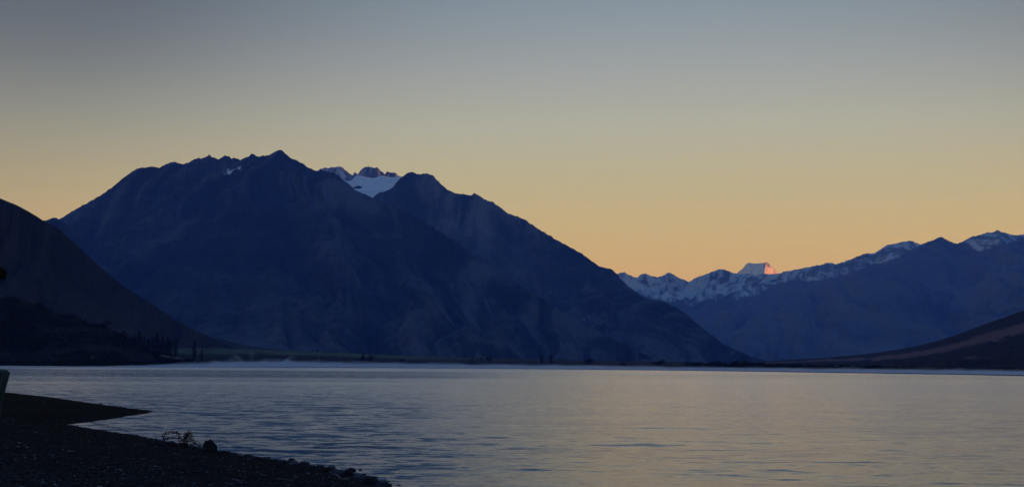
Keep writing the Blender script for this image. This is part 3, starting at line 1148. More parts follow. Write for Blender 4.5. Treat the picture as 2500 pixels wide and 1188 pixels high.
G1 = 'trees on the crest of the bush hill'
crest = [(35, 722, 738, 'bush', 'low bush on the summit of the dark hill at the left edge'),
         (93, 738, 752, 'bush', 'small bush on the open crest just right of the hill summit'),
         (127, 752, 768, 'conifer', 'spiky little tree standing up from the crest halfway down the dark hill'),
         (180, 766, 786, 'round', 'rounded tree starting the wooded part of the crest'),
         (207, 781, 800, 'round', 'tree in the dip of the wooded crest'),
         (228, 789, 806, 'bush', 'squat bush left of the tallest crest tree'),
         (242, 784, 812, 'round', 'tall upright tree with notched top on the hill crest'),
         (256, 784, 812, 'round', 'tallest broad round-headed tree on the hill crest'),
         (275, 803, 822, 'round', 'tree just below the broad round-headed crest tree'),
         (295, 806, 828, 'round', 'wide tree on the lower crest above the conifers'),
         (318, 822, 842, 'bush', 'bush where the crest drops steeply to the shore'),
         (350, 846, 864, 'round', 'tree near the foot of the crest above the shore point'),
         (376, 858, 882, 'round', 'last round tree on the tip of the dark hill beside the dry paddock')]
for px, yt, yb, kd, lab in crest:
    D = np.interp(px, [0, 415], [1645, 2050])
    put(kd, 'round_tree' if kd == 'round' else ('conifer_tree' if kd == 'conifer' else 'bush'), px, yt, yb, D, lab, 'bush' if kd == 'bush' else 'tree', G1, wide=1.25 if kd != 'conifer' else 1)
G2 = 'conifers behind the bush hill'
for i, (px, yt, lab) in enumerate([(329, 818, 'leftmost pointed conifer of the hazy group behind the hill foot'),
                                   (341, 808, 'tall pointed conifer second from left in the hazy group'),
                                   (352, 822, 'short dark conifer between the two tall pointed ones of the group'),
                                   (363, 825, 'low conifer in the middle of the hazy group'),
                                   (374, 824, 'conifer just left of the twin-topped tall one'),
                                   (385, 812, 'tall twin-topped conifer near the centre of the hazy group'),
                                   (397, 822, 'conifer right of the twin-topped one in the hazy group'),
                                   (410, 823, 'second conifer from the right end of the dense group'),
                                   (417, 828, 'slim conifer closing the right end of the dense group')]):
    put('conifer', 'conifer_tree', px, yt, 872, 2300 + 20 * (i % 3), lab, 'tree', G2, wide=1.5)
put('poplar', 'poplar_tree', 430, 827, 868, 2300, 'column-shaped poplar just right of the dense conifer group', 'tree', 'poplars near the shore point', 0, 1.25)
put('poplar', 'poplar_tree', 475, 829, 881, 2120, 'tallest lone poplar standing on the dark shore point', 'tree', 'poplars near the shore point', 1, 0.95)
put('conifer', 'conifer_tree', 493, 851, 880, 2120, 'small pointed conifer right of the tallest poplar', 'tree', None, 1, 1.0)
for px, yt, yb, lab in [(413, 869, 884, 'low dark bush in front of the pale dry paddock on the point'),
                        (426, 873, 886, 'tiny bush beside the paddock edge on the shore point'),
                        (453, 872, 886, 'broad dark bush left of the lone poplar'),
                        (464, 875, 887, 'bush at the very foot of the lone poplar'),
                        (482, 880, 887, 'flattest bush at the tip of the shore point'),
                        (393, 866, 887, 'dark bush filling the corner between hill and paddock')]:
    put('bush', 'bush', px, yt, yb, 2020, lab, 'bush', 'bushes on the shore point', wide=1.5)

# far shore trees
for px, yt, yb, lab in [(731, 856, 863, 'tiny far tree starting the row above the green paddock'), (744, 857, 863, 'second tiny tree of the row above the paddock'),
                        (756, 857, 863, 'low tiny tree in the row left of two thin poplars'), (764, 852, 863, 'thin far poplar in the row above the paddock'), (774, 850, 864, 'taller thin poplar ending the row above the paddock')]:
    put('poplar', 'poplar_tree', px, yt, yb, 5200, lab, 'tree', 'tiny trees above the paddock', wide=1.6)
for px, yt, yb, lab in [(886, 862, 884, 'large round tree of the dark pair on the far bank'), (905, 866, 884, 'smaller right-hand tree of the dark pair on the far bank'), (879, 872, 885, 'bush at the left foot of the dark pair of trees'),
                        (842, 875, 884, 'small bush alone on the brown bank left of the dark pair'), (981, 872, 883, 'small round bush right of the dark pair in the pale strip')]:
    put('round', 'round_tree', px, yt, yb, float(np.interp(px, [a for a, b in SH], [b for a, b in SH])) * 1.03 + 60, lab, 'tree', 'round trees on the far bank', wide=1.3)
for px, yt, yb, lab in [(1153, 871, 884, 'short dark tree left of the dome bush on the flat far shore'), (1323, 866, 890, 'left of two dark columns of poplar on the flat shore'), (1345, 867, 890, 'right of two dark columns of poplar on the flat shore'), (1363, 875, 884, 'thin small poplar right of the two columns')]:
    put('poplar', 'poplar_tree', px, yt, yb, float(np.interp(px, [a for a, b in SH], [b for a, b in SH])) * 1.04 + 80, lab, 'tree', 'poplars on the flat shore', wide=2.0 if px < 1350 else 1.2)
for px, yt, yb, lab in [(1190, 869, 879, 'wide dome bush breaking the flat far skyline'), (1440, 873, 885, 'wide dome bush right of the poplar columns'), (1523, 883, 894, 'dark bush hanging over the far waterline'),
                        (1612, 877, 889, 'bush with a pointed top on the flat far skyline')]:
    put('bush', 'bush', px, yt, yb, float(np.interp(px, [a for a, b in SH], [b for a, b in SH])) * 1.03 + 60, lab, 'bush', 'lone bushes on the far flats', wide=1.6)
G5 = 'bushes along the right far shore'
row = [(1705, 884, 16), (1718, 885, 14), (1733, 885, 12), (1745, 882, 15), (1762, 886, 12), (1778, 887, 11), (1795, 886, 13), (1810, 881, 18), (1828, 885, 15), (1845, 886, 14), (1862, 886, 14), (1880, 888, 13),
       (1896, 889, 12), (1914, 888, 14), (1930, 889, 13), (1948, 889, 13), (1966, 891, 12), (1985, 891, 14), (2003, 892, 13), (2020, 892, 14), (2040, 894, 12), (2062, 891, 15),
       (2085, 893, 13), (2118, 892, 14), (2150, 891, 18), (2158, 894, 15), (2185, 896, 12), (2215, 896, 13), (2250, 897, 14), (2290, 898, 13), (2330, 898, 14), (2375, 899, 15), (2420, 899, 17), (2465, 897, 21), (2495, 899, 20)]
for i, (px, yt, hp) in enumerate(row):
    D = np.interp(px, [a for a, b in shoreD], [b for a, b in shoreD]) * 1.03 + 20
    ords = ['first', 'second', 'third', 'fourth', 'fifth', 'sixth', 'seventh', 'eighth', 'ninth', 'tenth', 'eleventh', 'twelfth', 'thirteenth', 'fourteenth', 'fifteenth', 'sixteenth', 'seventeenth']
    k7, k24 = i - 7, i - 24
    if k7 < 0:
        lab = ords[-k7 - 1] + ' dark bush to the left of the tallest round bush on the far shore'
    elif k24 < 0:
        lab = ords[k7 - 1] + ' dark bush to the right of the tallest round bush on the far shore'
    else:
        lab = ords[k24 - 1] + ' dark bush to the right of the squarish bush under the brown slope'
    if px == 1810:
        lab = 'tallest round bush of the row on the far shore right of the valley'
    elif px == 2150:
        lab = 'tall squarish bush standing out of the row below the brown slope'
    elif px == 2495:
        lab = 'big dark bush cut by the right edge of the picture'
    put('bush', 'bush', px, yt - 2, yt + hp, D, lab, 'bush', G5, wide=2.0)

# scrub over the bush hill: uncountable, one mesh


def blob_field(name, pts, sizes, mat, seed, leaves=46):
    r = np.random.default_rng(seed)
    n = len(pts)
    tot = n * leaves
    k = np.repeat(np.arange(n), leaves)
    v = r.normal(size=(tot, 3))
    v /= np.linalg.norm(v, axis=1)[:, None]
    v[:, 2] = np.abs(v[:, 2]) * 0.9
    P = np.array(pts)[k] + v * np.array(sizes)[k, None] * (0.75 + 0.3 * r.random((tot, 1)))
    a = r.normal(size=(tot, 3))
    a /= np.linalg.norm(a, axis=1)[:, None]
    b = np.cross(a, v)
    b /= np.linalg.norm(b, axis=1)[:, None] + 1e-6
    sz = np.array(sizes)[k, None] * 0.34
    V = np.stack([P - a * sz, P + b * sz, P + a * sz - v * sz * .3], 1).reshape(-1, 3)
    me = bpy.data.meshes.new(name)
    F = np.arange(tot * 3, dtype=np.int32)
    me.vertices.add(len(V))
    me.vertices.foreach_set('co', V.astype(np.float32).ravel())
    me.loops.add(tot * 3)
    me.loops.foreach_set('vertex_index', F)
    me.polygons.add(tot)
    me.polygons.foreach_set('loop_start', np.arange(0, tot * 3, 3, dtype=np.int32))
    me.update(calc_edges=True)
    me.materials.append(mat)
    o = bpy.data.objects.new(name, me)
    C.objects.link(o)
    return o


pts, szs = [], []
rows_n, cols_n = PN.shape[:2]
front0 = max(8, 90 // 6)
for _ in range(9000):
    i = random.randrange(front0, rows_n - 1)
    j = random.randrange(60, cols_n - 1)
    p = PN[i, j]
    d = fbm(np.array([p[0] / 60]), np.array([p[2] / 22]), 66, 3)[0]
    if d < -0.10 and p[2] > 8:
        continue
    if j < 215 and i - front0 < 5:
        continue
    pts.append(p + rng.normal(size=3) * [3, 3, 0.3])
    szs.append(random.uniform(1.2, 3.2))
tag(blob_field('scrub', pts, szs, M_LEAF, 5, 40), kind='stuff')
# rushes / scrub along the far shore edge
pts, szs = [], []
for _ in range(2600):
    j = random.randrange(len(qf) - 1)
    px = qf[j]
    if px < 900:
        continue
    D = Ds[j] * random.uniform(1.006, 1.035) + 14
    p = at(px, 890, D)
    p[2] = 0.8 + random.uniform(0, 1.0)
    pts.append(p)
    szs.append(random.uniform(0.8, 2.4) * (1.0 if px > 1500 else 0.8))
tag(blob_field('shoreline_scrub', pts, szs, M_LEAF, 6, 18), kind='stuff')

# ------------------------------------------------------------------ near beach
shore_px = [(940, 1189), (925, 1180), (900, 1171), (862, 1160), (830, 1152), (790, 1144), (752, 1137), (720, 1131), (690, 1125), (660, 1122), (632, 1119), (600, 1114), (568, 1106),
            (540, 1103), (520, 1103), (495, 1094), (465, 1089), (440, 1085), (415, 1080), (395, 1077), (375, 1072), (350, 1067), (328, 1063), (306, 1060), (285, 1057),
            (255, 1051), (225, 1047), (195, 1041), (165, 1035.5), (185, 1033), (215, 1030), (240, 1026), (262, 1023), (290, 1019), (315, 1014), (335, 1012), (355, 1009), (372, 1004.5), (378, 1003)]
poly = [tuple(ground_at(x, y)[:2]) for x, y in shore_px]
poly += [(-34.5, 113), (-38.5, 120), (-44, 130), (-50, 141), (-57, 152), (-66, 166), (-80, 182), (-105, 200), (-150, 215), (-260, 230), (-260, -60), (60, -60), (34, -25), (20, 0), (10, 13), (3, 24), (-1.5, 33)]
poly = np.array(poly)


def sdist(x, y):
    shp = x.shape
    x = x.ravel()
    y = y.ravel()
    best = np.full(x.shape, 1e9)
    inside = np.zeros(x.shape, bool)
    n = len(poly)
    for i in range(n):
        ax, ay = poly[i]
        bx, by = poly[(i + 1) % n]
        dx, dy = bx - ax, by - ay
        t = np.clip(((x - ax) * dx + (y - ay) * dy) / (dx * dx + dy * dy), 0, 1)
        best = np.minimum(best, np.hypot(x - ax - t * dx, y - ay - t * dy))
        c = ((ay > y) != (by > y))
        with np.errstate(divide='ignore', invalid='ignore'):
            xi = ax + (y - ay) * dx / (dy if dy != 0 else 1e-9)
        inside ^= c & (x < xi)
    return np.where(inside, best, -best).reshape(shp)


def beach_z(x, y):
    x = np.asarray(x, float)
    y = np.asarray(y, float)
    sd = sdist(x, y)
    sd = sd + 0.18 * fbm(x / 0.9, y / 0.9, 15, 3)
    hmax = np.interp(y, [20, 60, 100, 130, 160], [2.4, 1.7, 1.35, 1.35, 1.5])
    z = np.where(sd > 0, hmax * (1 - np.exp(-np.maximum(sd, 0) / (hmax * 6.2))), sd * 0.16)
    w = np.clip(sd / 2.0, 0, 1)
    z = z + w * (0.10 * fbm(x / 5, y / 5, 25, 4) + 0.035 * fbm(x / 0.6, y / 0.6, 35, 3))
    return z


def beach_patch(name, x0, x1, y0, y1, step):
    xs = np.arange(x0, x1 + step * .5, step)
    ys = np.arange(y0, y1 + step * .5, step)
    X, Y = np.meshgrid(xs, ys)
    P = np.stack([X, Y, beach_z(X, Y)], -1)
    return P


P = beach_patch('b', -40, 12, 22, 124, 0.30)
tag(grid_obj('beach', P, M_BEACH), kind='structure')
P2 = beach_patch('b', -240, 64, -60, 236, 2.0)
P2[..., 2] -= 0.0
X, Y = P2[..., 0], P2[..., 1]
hide = (X > -39) & (X < 11) & (Y > 23) & (Y < 123)
P2[..., 2] = np.where(hide, -1.5, P2[..., 2])
tag(grid_obj('shore_ground', P2, M_BEACH), kind='structure')


def bz(x, y):
    return float(beach_z(np.array([x]), np.array([y]))[0])


# gravel: pebbles on the beach, one mesh
ico = bmesh.new()
bmesh.ops.create_icosphere(ico, subdivisions=1, radius=1.0)
iv = np.array([v.co[:] for v in ico.verts])
ifc = np.array([[v.index for v in f.verts] for f in ico.faces])
ico.free()
half = iv


def pebble_field(name, pos, size, mat, seed):
    r = np.random.default_rng(seed)
    n = len(pos)
    sc = np.stack([size * r.uniform(.8, 1.4, n), size * r.uniform(.7, 1.1, n), size * r.uniform(.35, .7, n)], -1)
    ang = r.uniform(0, 6.28, n)
    v = iv[None] * (1 + 0.22 * r.normal(size=(n, len(iv), 1))) * sc[:, None, :]
    c, s = np.cos(ang)[:, None], np.sin(ang)[:, None]
    vx = v[..., 0] * c - v[..., 1] * s
    vy = v[..., 0] * s + v[..., 1] * c
    V = np.stack([vx, vy, v[..., 2]], -1) + pos[:, None, :]
    Fc = (ifc[None] + (np.arange(n) * len(iv))[:, None, None]).reshape(-1, 3)
    me = bpy.data.meshes.new(name)
    me.vertices.add(n * len(iv))
    me.vertices.foreach_set('co', V.astype(np.float32).ravel())
    me.loops.add(len(Fc) * 3)
    me.loops.foreach_set('vertex_index', Fc.astype(np.int32).ravel())
    me.polygons.add(len(Fc))
    me.polygons.foreach_set('loop_start', np.arange(0, len(Fc) * 3, 3, dtype=np.int32))
    me.update(calc_edges=True)
    me.materials.append(mat)
    o = bpy.data.objects.new(name, me)
    C.objects.link(o)
    return o


def scatter(n, pxr, pyr, sdmin=-0.3, sdmax=200, near_shore=False, seed=1):
    r = np.random.default_rng(seed)
    px = r.uniform(*pxr, n)
    py = r.uniform(*pyr, n)
    z = 0.4
    g = ground_at(px, py, z)
    for _ in range(4):
        zz = beach_z(g[:, 0], g[:, 1])
        d = direction(px, py)
        g = np.array([0, 0, CAM_H]) + d * ((zz - CAM_H) / d[:, 2])[:, None]
    sd = sdist(g[:, 0], g[:, 1])
    ok = (sd > sdmin) & (sd < sdmax)
    g = g[ok]
    g[:, 2] = beach_z(g[:, 0], g[:, 1])
    return g, sd[ok]


g, sd = scatter(34000, (-40, 960), (945, 1200), seed=3)
size = rng.lognormal(-3.55, 0.45, len(g))
size = np.clip(size, 0.012, 0.12)
tag(pebble_field('gravel', g, size, M_GRAVEL, 8), kind='stuff')
g, sd = scatter(1500, (-40, 960), (960, 1200), seed=4)
keep = fbm(g[:, 0] / 2.5, g[:, 1] / 6, 44, 3) > -0.02
g = g[keep]
size = np.clip(rng.lognormal(-3.5, 0.4, len(g)), 0.015, 0.07)
tag(pebble_field('pale_pebbles', g, size, M_PALE, 9), kind='stuff')
# cobbles right along the waterline
sh = poly[:39]
seg = rng.uniform(0, 27.5, 2300)
i0 = seg.astype(int)
f0 = seg - i0
cp = sh[i0] * (1 - f0)[:, None] + sh[i0 + 1] * f0[:, None]
cp = cp + rng.normal(size=cp.shape) * 0.22
cz = beach_z(cp[:, 0], cp[:, 1])
size = np.clip(rng.lognormal(-2.75, 0.5, len(cp)), 0.04, 0.28) * np.interp(cp[:, 1], [40, 60, 85], [1.15, .8, .5])
tag(pebble_field('shore_cobbles', np.concatenate([cp, np.maximum(cz, -0.03)[:, None]], 1), size, M_STONE, 10), kind='stuff')

# individual rocks (centre px, base py, width px, height px, label, material)
rocks = [
    (512, 1103, 35, 26, 'largest dark boulder on the beach, right beside the leafy shrub', M_STONE, 11),
    (417, 1086, 34, 9, 'low rounded mound of rock at the left foot of the leafy shrub', M_STONE, 12),
    (399, 1067, 13, 5, 'small pointed rock in the water left of the leafy shrub', M_STONE, 13),
    (485, 1091, 10, 2.5, 'flat sliver of rock awash left of the largest boulder', M_STONE, 14),
    (550, 1107, 18, 8, 'small hump of rock just right of the largest boulder', M_STONE, 15),
    (603, 1117, 22, 8, 'flat ragged rock on the shore right of the boulder', M_STONE, 16),
    (630, 1122, 24, 8, 'low dome rock between the ragged rock and the wet cone', M_STONE, 17),
    (655, 1121, 12, 7, 'small cone-shaped rock standing in water off the middle of the beach', M_STONE, 18),
    (670, 1127, 24, 7, 'long low rock behind the cone-shaped one at the waterline', M_STONE, 19),
    (692, 1131, 20, 7, 'knobbly rock left of the wedge rock', M_STONE, 20),
    (711, 1126, 20, 8, 'wedge rock with a long right tail in the shallows', M_STONE, 21),
    (718, 1137, 30, 11, 'sloping slab below the wedge rock', M_STONE2, 22),
    (737, 1131, 9, 3.5, 'tiny rock alone in the water right of the wedge rock', M_STONE, 23),
    (754, 1139, 20, 6, 'cluster-topped cobble on the middle waterline', M_STONE, 24),
    (780, 1145, 24, 10, 'round-backed rock on the waterline left of the flat cap rock', M_STONE, 25),
    (808, 1143, 24, 7, 'flat cap rock reaching into the water', M_STONE, 26),
    (799, 1150, 16, 9, 'block of rock under the flat cap rock', M_STONE, 27),
    (817, 1158, 22, 12, 'tilted bluish rock above the pale driftwood', M_STONE2, 28),
    (850, 1161, 20, 15, 'steep dark rock, front of the peaked pair near the point', M_STONE, 29),
    (859, 1153, 18, 11, 'rear rock of the peaked pair near the point', M_STONE, 30),
    (879, 1150, 12, 6, 'small dark rock in open water right of the peaked pair', M_STONE, 31),
    (875, 1166, 28, 11, 'smooth blue-grey slab with a light face near the point', M_STONE2, 32),
    (900, 1181, 26, 14, 'jagged black rock at the end of the point', M_STONE, 33),
    (916, 1180, 20, 9, 'crumbly black rock touching the water at the point', M_STONE, 34),
    (930, 1186, 16, 6, 'lowest rock at the tip of the beach by the bottom edge', M_STONE, 35),
    (949, 1177, 15, 5, 'flat dark rock awash beyond the tip of the beach', M_STONE, 36),
    (703, 1184, 10, 4, 'pale oval stone among the gravel near the bottom edge', M_PALE, 37),
    (309, 1062, 16, 5, 'rock on the shore where the mooring rope ends', M_STONE, 38),
    (350, 1068, 14, 4, 'small rock between the rope end and the shrub', M_STONE, 39),
    (247, 986.5, 9, 3, 'little stone on the far edge of the spit', M_STONE, 40),
    (293, 994, 10, 3, 'little stone nearer the tip on the far edge of the spit', M_STONE, 41),
]
for px, by, w, h, lab, mat, sd_ in rocks:
    g = ground_at(float(px), float(by), 0.0)
    for _ in range(4):
        zz = max(bz(g[0], g[1]), -0.04)
        g = ground_at(float(px), float(by), zz)
    D = g[1]
    me, w_, h_ = rock_mesh(sd_, 3, 0.24)
    me.materials.append(mat)
    o = bpy.data.objects.new('rock', me)
    C.objects.link(o)
    sx = w * D / F_PX / w_
    sz = 1.2 * h * D / F_PX / h_
    o.location = (g[0], g[1] + 0.05, g[2] - 0.03 - 0.06 * sz)
    o.scale = (sx, sx * 0.8, sz * 1.12)
    tag(o, lab, 'rock', 'rocks along the waterline')

# boulder detail: a knob for the hooked top
# driftwood


def tube(name, pts, radii, mat, parent=None, sides=8):
    V, Fc = [], []
    pts = [Vector(p) for p in pts]
    for i, p in enumerate(pts):
        d = (pts[min(i + 1, len(pts) - 1)] - pts[max(i - 1, 0)]).normalized()
        u = d.orthogonal().normalized() if i == 0 else (u - d * u.dot(d)).normalized()
        w = d.cross(u)
        for k in range(sides):
            a = 2 * math.pi * k / sides
            V.append(tuple(p + (u * math.cos(a) + w * math.sin(a)) * radii[i] * (1 + 0.12 * math.sin(k * 2.3 + i * 1.7))))
    n = len(pts)
    for i in range(n - 1):
        for k in range(sides):
            Fc.append((i * sides + k, i * sides + (k + 1) % sides, (i + 1) * sides + (k + 1) % sides, (i + 1) * sides + k))
    Fc.append(tuple(reversed(range(sides))))
    Fc.append(tuple((n - 1) * sides + k for k in range(sides)))
    return new_obj(name, V, Fc, mat, parent)


def gp(px, py, lift=0.0):
    g = ground_at(float(px), float(py), 0.3)
    for _ in range(5):
        g = ground_at(float(px), float(py), bz(g[0], g[1]))
    g[2] += lift
    return g


def bent_stick(pixels, r0, r1, lift=0.02):
    out = [gp(a, b, lift) for a, b in pixels]
    n = len(out)
    return out, [r0 + (r1 - r0) * i / (n - 1) for i in range(n)]


base = gp(846, 1173)
dw = empty('driftwood', tuple(base))
bpy.context.view_layer.update()
pp, rr = bent_stick([(805, 1152.5), (811, 1157), (818, 1160), (824, 1161.5), (827, 1166), (832, 1171), (840, 1171.5), (848, 1170)], 0.022, 0.05, 0.03)
tube('stem', [Vector(p) - Vector(base) for p in pp], rr, M_DRIFT, dw)
me, w_, h_ = rock_mesh(77, 3, 0.3)
me.materials.append(M_DRIFT)
ro = bpy.data.objects.new('root_burl', me)
C.objects.link(ro)
ro.parent = dw
ro.scale = (0.19 / w_ * 1.1, 0.15 / w_, 0.12 / h_)
tag(dw, 'pale twisted driftwood with a rounded burl near the point', 'driftwood')
for pix, lab in [([(566, 1170), (576, 1171.5), (584, 1174), (590, 1176.5)], 'short pale stick lying near the bottom of the beach below the ragged rock'),
                 ([(680, 1170), (692, 1170.5), (704, 1172.5), (716, 1174)], 'thin grey stick lying flat on the gravel above the pale oval stone'),
                 ([(635, 1158), (643, 1160), (651, 1163)], 'small faint stick on the gravel below the cone-shaped rock')]:
    pp, rr = bent_stick(pix, 0.03, 0.015)
    o = tube('stick', pp, rr, M_DRIFT)
    tag(o, lab, 'stick', 'sticks on the beach')

# mooring rope from the spit across the inlet
a, b = gp(210, 1030.5, 0.03), gp(309, 1059.5, 0.14)
pts = []
for i in range(25):
    s = i / 24
    p = a * (1 - s) + b * s
    p[2] += 0.22 * (1 - (2 * s - 1) ** 2) * 0 - 0.05 * 4 * s * (1 - s) + 0.02 + 0.10 * min(1, 6 * s) * min(1, 6 * (1 - s))
    pts.append(p)
tag(tube('rope', pts, [0.016] * 25, M_ROPE, sides=6), 'thin dark rope stretched low over the inlet beside the spit', 'rope')

# fence post at the left edge
pD = 10.0
topc = at(-13.0, 899.0, pD)
gxy = (topc[0] - 0.42, topc[1])
gz = bz(*gxy)
post = empty('post', (gxy[0], gxy[1], gz - 0.15))
b0 = Vector((0, 0, 0))
t0 = Vector((topc[0] - gxy[0], 0, topc[2] - gz + 0.15))
n = 24
V, Fc = [], []
sides = 20
prng = random.Random(5)
prof = [1 + 0.05 * math.sin(k * 1.9) + 0.03 * math.sin(k * 4.1 + 1) for k in range(sides)]
for i in range(n + 1):
    s = i / n
    c = b0.lerp(t0, s) + Vector((0.01 * math.sin(s * 5), 0, 0))
    rr = 0.118 * (1.06 - 0.06 * s)
    if i == n:
        rr *= 0.86
    if i == n - 1:
        c = b0.lerp(t0, 0.992)
    for k in range(sides):
        a_ = 2 * math.pi * k / sides
        V.append((c.x + math.cos(a_) * rr * prof[k], c.y + math.sin(a_) * rr * prof[k], c.z - (0.012 * math.cos(a_) if i >= n - 1 else 0)))
for i in range(n):
    for k in range(sides):
        Fc.append((i * sides + k, i * sides + (k + 1) % sides, (i + 1) * sides + (k + 1) % sides, (i + 1) * sides + k))
Fc.append(tuple(n * sides + k for k in range(sides)))
Fc.append(tuple(reversed(range(sides))))
new_obj('shaft', V, Fc, M_POST, post)
tag(post, 'leaning round weathered wooden post cut by the left edge', 'post')

# leafy shrub by the water
sb = gp(453, 1089)
shrub = empty('shrub', tuple(sb))
sD = sb[1]
k_ = sD / F_PX


def sp(px, py, dy=0.0):
    return Vector(((px - 453) * k_, dy, (1089 - py) * k_))


rs = random.Random(3)
branches = [
    [(453, 1090), (455, 1080), (456, 1068), (457, 1056), (460, 1051)],
    [(453, 1090), (450, 1082), (446, 1072), (448, 1062)],
    [(453, 1090), (445, 1080), (440, 1068), (436, 1060), (428, 1055), (416, 1054), (404, 1058), (398, 1062)],
    [(440, 1072), (430, 1068), (420, 1068), (410, 1070), (400, 1071), (398, 1073)],
    [(453, 1088), (458, 1078), (464, 1074), (470, 1073), (474, 1076)],
    [(453, 1088), (464, 1083), (474, 1081), (484, 1084), (494, 1085), (498, 1087)],
    [(453, 1090), (444, 1084), (438, 1080), (436, 1076)],
    [(453, 1080), (460, 1066), (466, 1058), (470, 1054)],
    [(453, 1086), (459, 1072), (464, 1066), (468, 1068)],
    [(453, 1090), (449, 1076), (452, 1064), (455, 1054)],
]
segs = []
leafP = []
for bi, br in enumerate(branches):
    dy0 = rs.uniform(-0.12, 0.12)
    P_ = [sp(x, y, dy0 * min(1, i / 2)) for i, (x, y) in enumerate(br)]
    for i in range(len(P_) - 1):
        r0 = 0.007 * (1 - i / len(P_)) + 0.002
        segs.append((P_[i], P_[i + 1], r0, r0 * 0.8))
        L = (P_[i + 1] - P_[i]).length
        nl = int(L / 0.008) if i > 0 else int(L / 0.02)
        for _ in range(nl):
            s = rs.random()
            q = P_[i].lerp(P_[i + 1], s) + Vector((rs.gauss(0, .05), rs.gauss(0, .06), rs.gauss(0, .05)))
            leafP.append(q)
wood = trunk_mesh(segs, M_BARK, 'branches', 5)
wo_ = bpy.data.objects.new('branches', wood)
C.objects.link(wo_)
wo_.parent = shrub
V, Fc = [], []
for q in leafP:
    u = Vector((rs.gauss(0, 1), rs.gauss(0, 1), rs.gauss(0, 1))).normalized()
    w = u.orthogonal().normalized()
    t_ = u.cross(w)
    r_ = rs.uniform(0.018, 0.034)
    b_ = len(V)
    for k in range(6):
        a_ = k * math.pi / 3
        V.append(tuple(q + w * math.cos(a_) * r_ * 1.25 + t_ * math.sin(a_) * r_ + u * (0.25 * r_ * abs(math.cos(a_)))))
    Fc.append(tuple(range(b_, b_ + 6)))
new_obj('leaves', V, Fc, M_SHRUBLEAF, shrub, smooth=False)['kind'] = 'stuff'
tag(shrub, 'sprawling leafy shrub with small round leaves on the beach edge beside the largest boulder', 'shrub')

# overhanging tree at the left edge
tD = 30.0
tip = at(7.0, 671.0, tD)
tb = (tip[0] - 4.2, tD)
tz = bz(*tb)
tree = empty('broadleaf_tree', (tb[0], tb[1], tz - 0.1))
tipl = Vector((tip[0] - tb[0], 0, tip[2] - tz + 0.1))
cl = [(tipl.x - 0.10, 0, tipl.z + 0.02, 0.17), (tipl.x - 0.42, 0.1, tipl.z + 0.1, 0.25), (tipl.x - 0.9, 0.1, tipl.z + 0.25, 0.5), (tipl.x - 0.2, -0.1, tipl.z - .02, 0.12)]
for _ in range(26):
    a_ = rs.uniform(0, 6.28)
    q_ = rs.uniform(0, 2.3)
    cl.append((math.cos(a_) * q_ - 0.3, math.sin(a_) * q_, rs.uniform(3.0, 7.5), rs.uniform(.5, 1.0)))
cl = [c for c in cl if c[0] + c[3] < tipl.x - 0.55 or c in cl[:4]]
cw = [c for c in cl[:4] for _ in range(2)] + cl[4:]
leaves = leaf_mesh('crown', 9000, clumps(cw), 0.055, M_LEAF, 91)
o = bpy.data.objects.new('crown', leaves)
C.objects.link(o)
o.parent = tree
segs = [((0, 0, -.2), (.05, 0, 1.6), .20, .16), ((.05, 0, 1.6), (-.1, 0.1, 3.6), .16, .12), ((-.1, 0.1, 3.6), (-.3, 0, 6.6), .12, .04),
        ((-.1, .1, 3.0), (tipl.x * .55, 0, tipl.z - .1), .08, .04), ((tipl.x * .55, 0, tipl.z - .1), tuple(tipl), .04, .01)]
for c in cl[6:20]:
    segs.append(((-.1, .05, rs.uniform(2.4, 4.5)), c[:3], .06, .02))
tr_ = bpy.data.objects.new('trunk', trunk_mesh(segs, M_BARK, 'trunk', 8))
C.objects.link(tr_)
tr_.parent = tree
tag(tree, 'dark tree whose leafy branch tip pokes in at the left edge', 'tree')

# ------------------------------------------------------------------ mist over the far water


def box(name, x0, x1, y0, y1, z0, z1, mat):
    v = [(x0, y0, z0), (x1, y0, z0), (x1, y1, z0), (x0, y1, z0), (x0, y0, z1), (x1, y0, z1), (x1, y1, z1), (x0, y1, z1)]
    f = [(0, 3, 2, 1), (4, 5, 6, 7), (0, 1, 5, 4), (1, 2, 6, 5), (2, 3, 7, 6), (3, 0, 4, 7)]
    return new_obj(name, v, f, mat, smooth=False)


def volume_mat(name, color, density, absorb=(0, 0, 0)):
    m = bpy.data.materials.new(name)
    m.use_nodes = True
    t = m.node_tree
    for n in list(t.nodes):
        t.nodes.remove(n)
    v = t.nodes.new('ShaderNodeVolumePrincipled')
    v.inputs['Color'].default_value = (*color, 1)
    v.inputs['Density'].default_value = density
    v.inputs['Absorption Color'].default_value = (*absorb, 1)
    o = t.nodes.new('ShaderNodeOutputMaterial')
    t.links.new(v.outputs[0], o.inputs['Volume'])
    return m, t, v


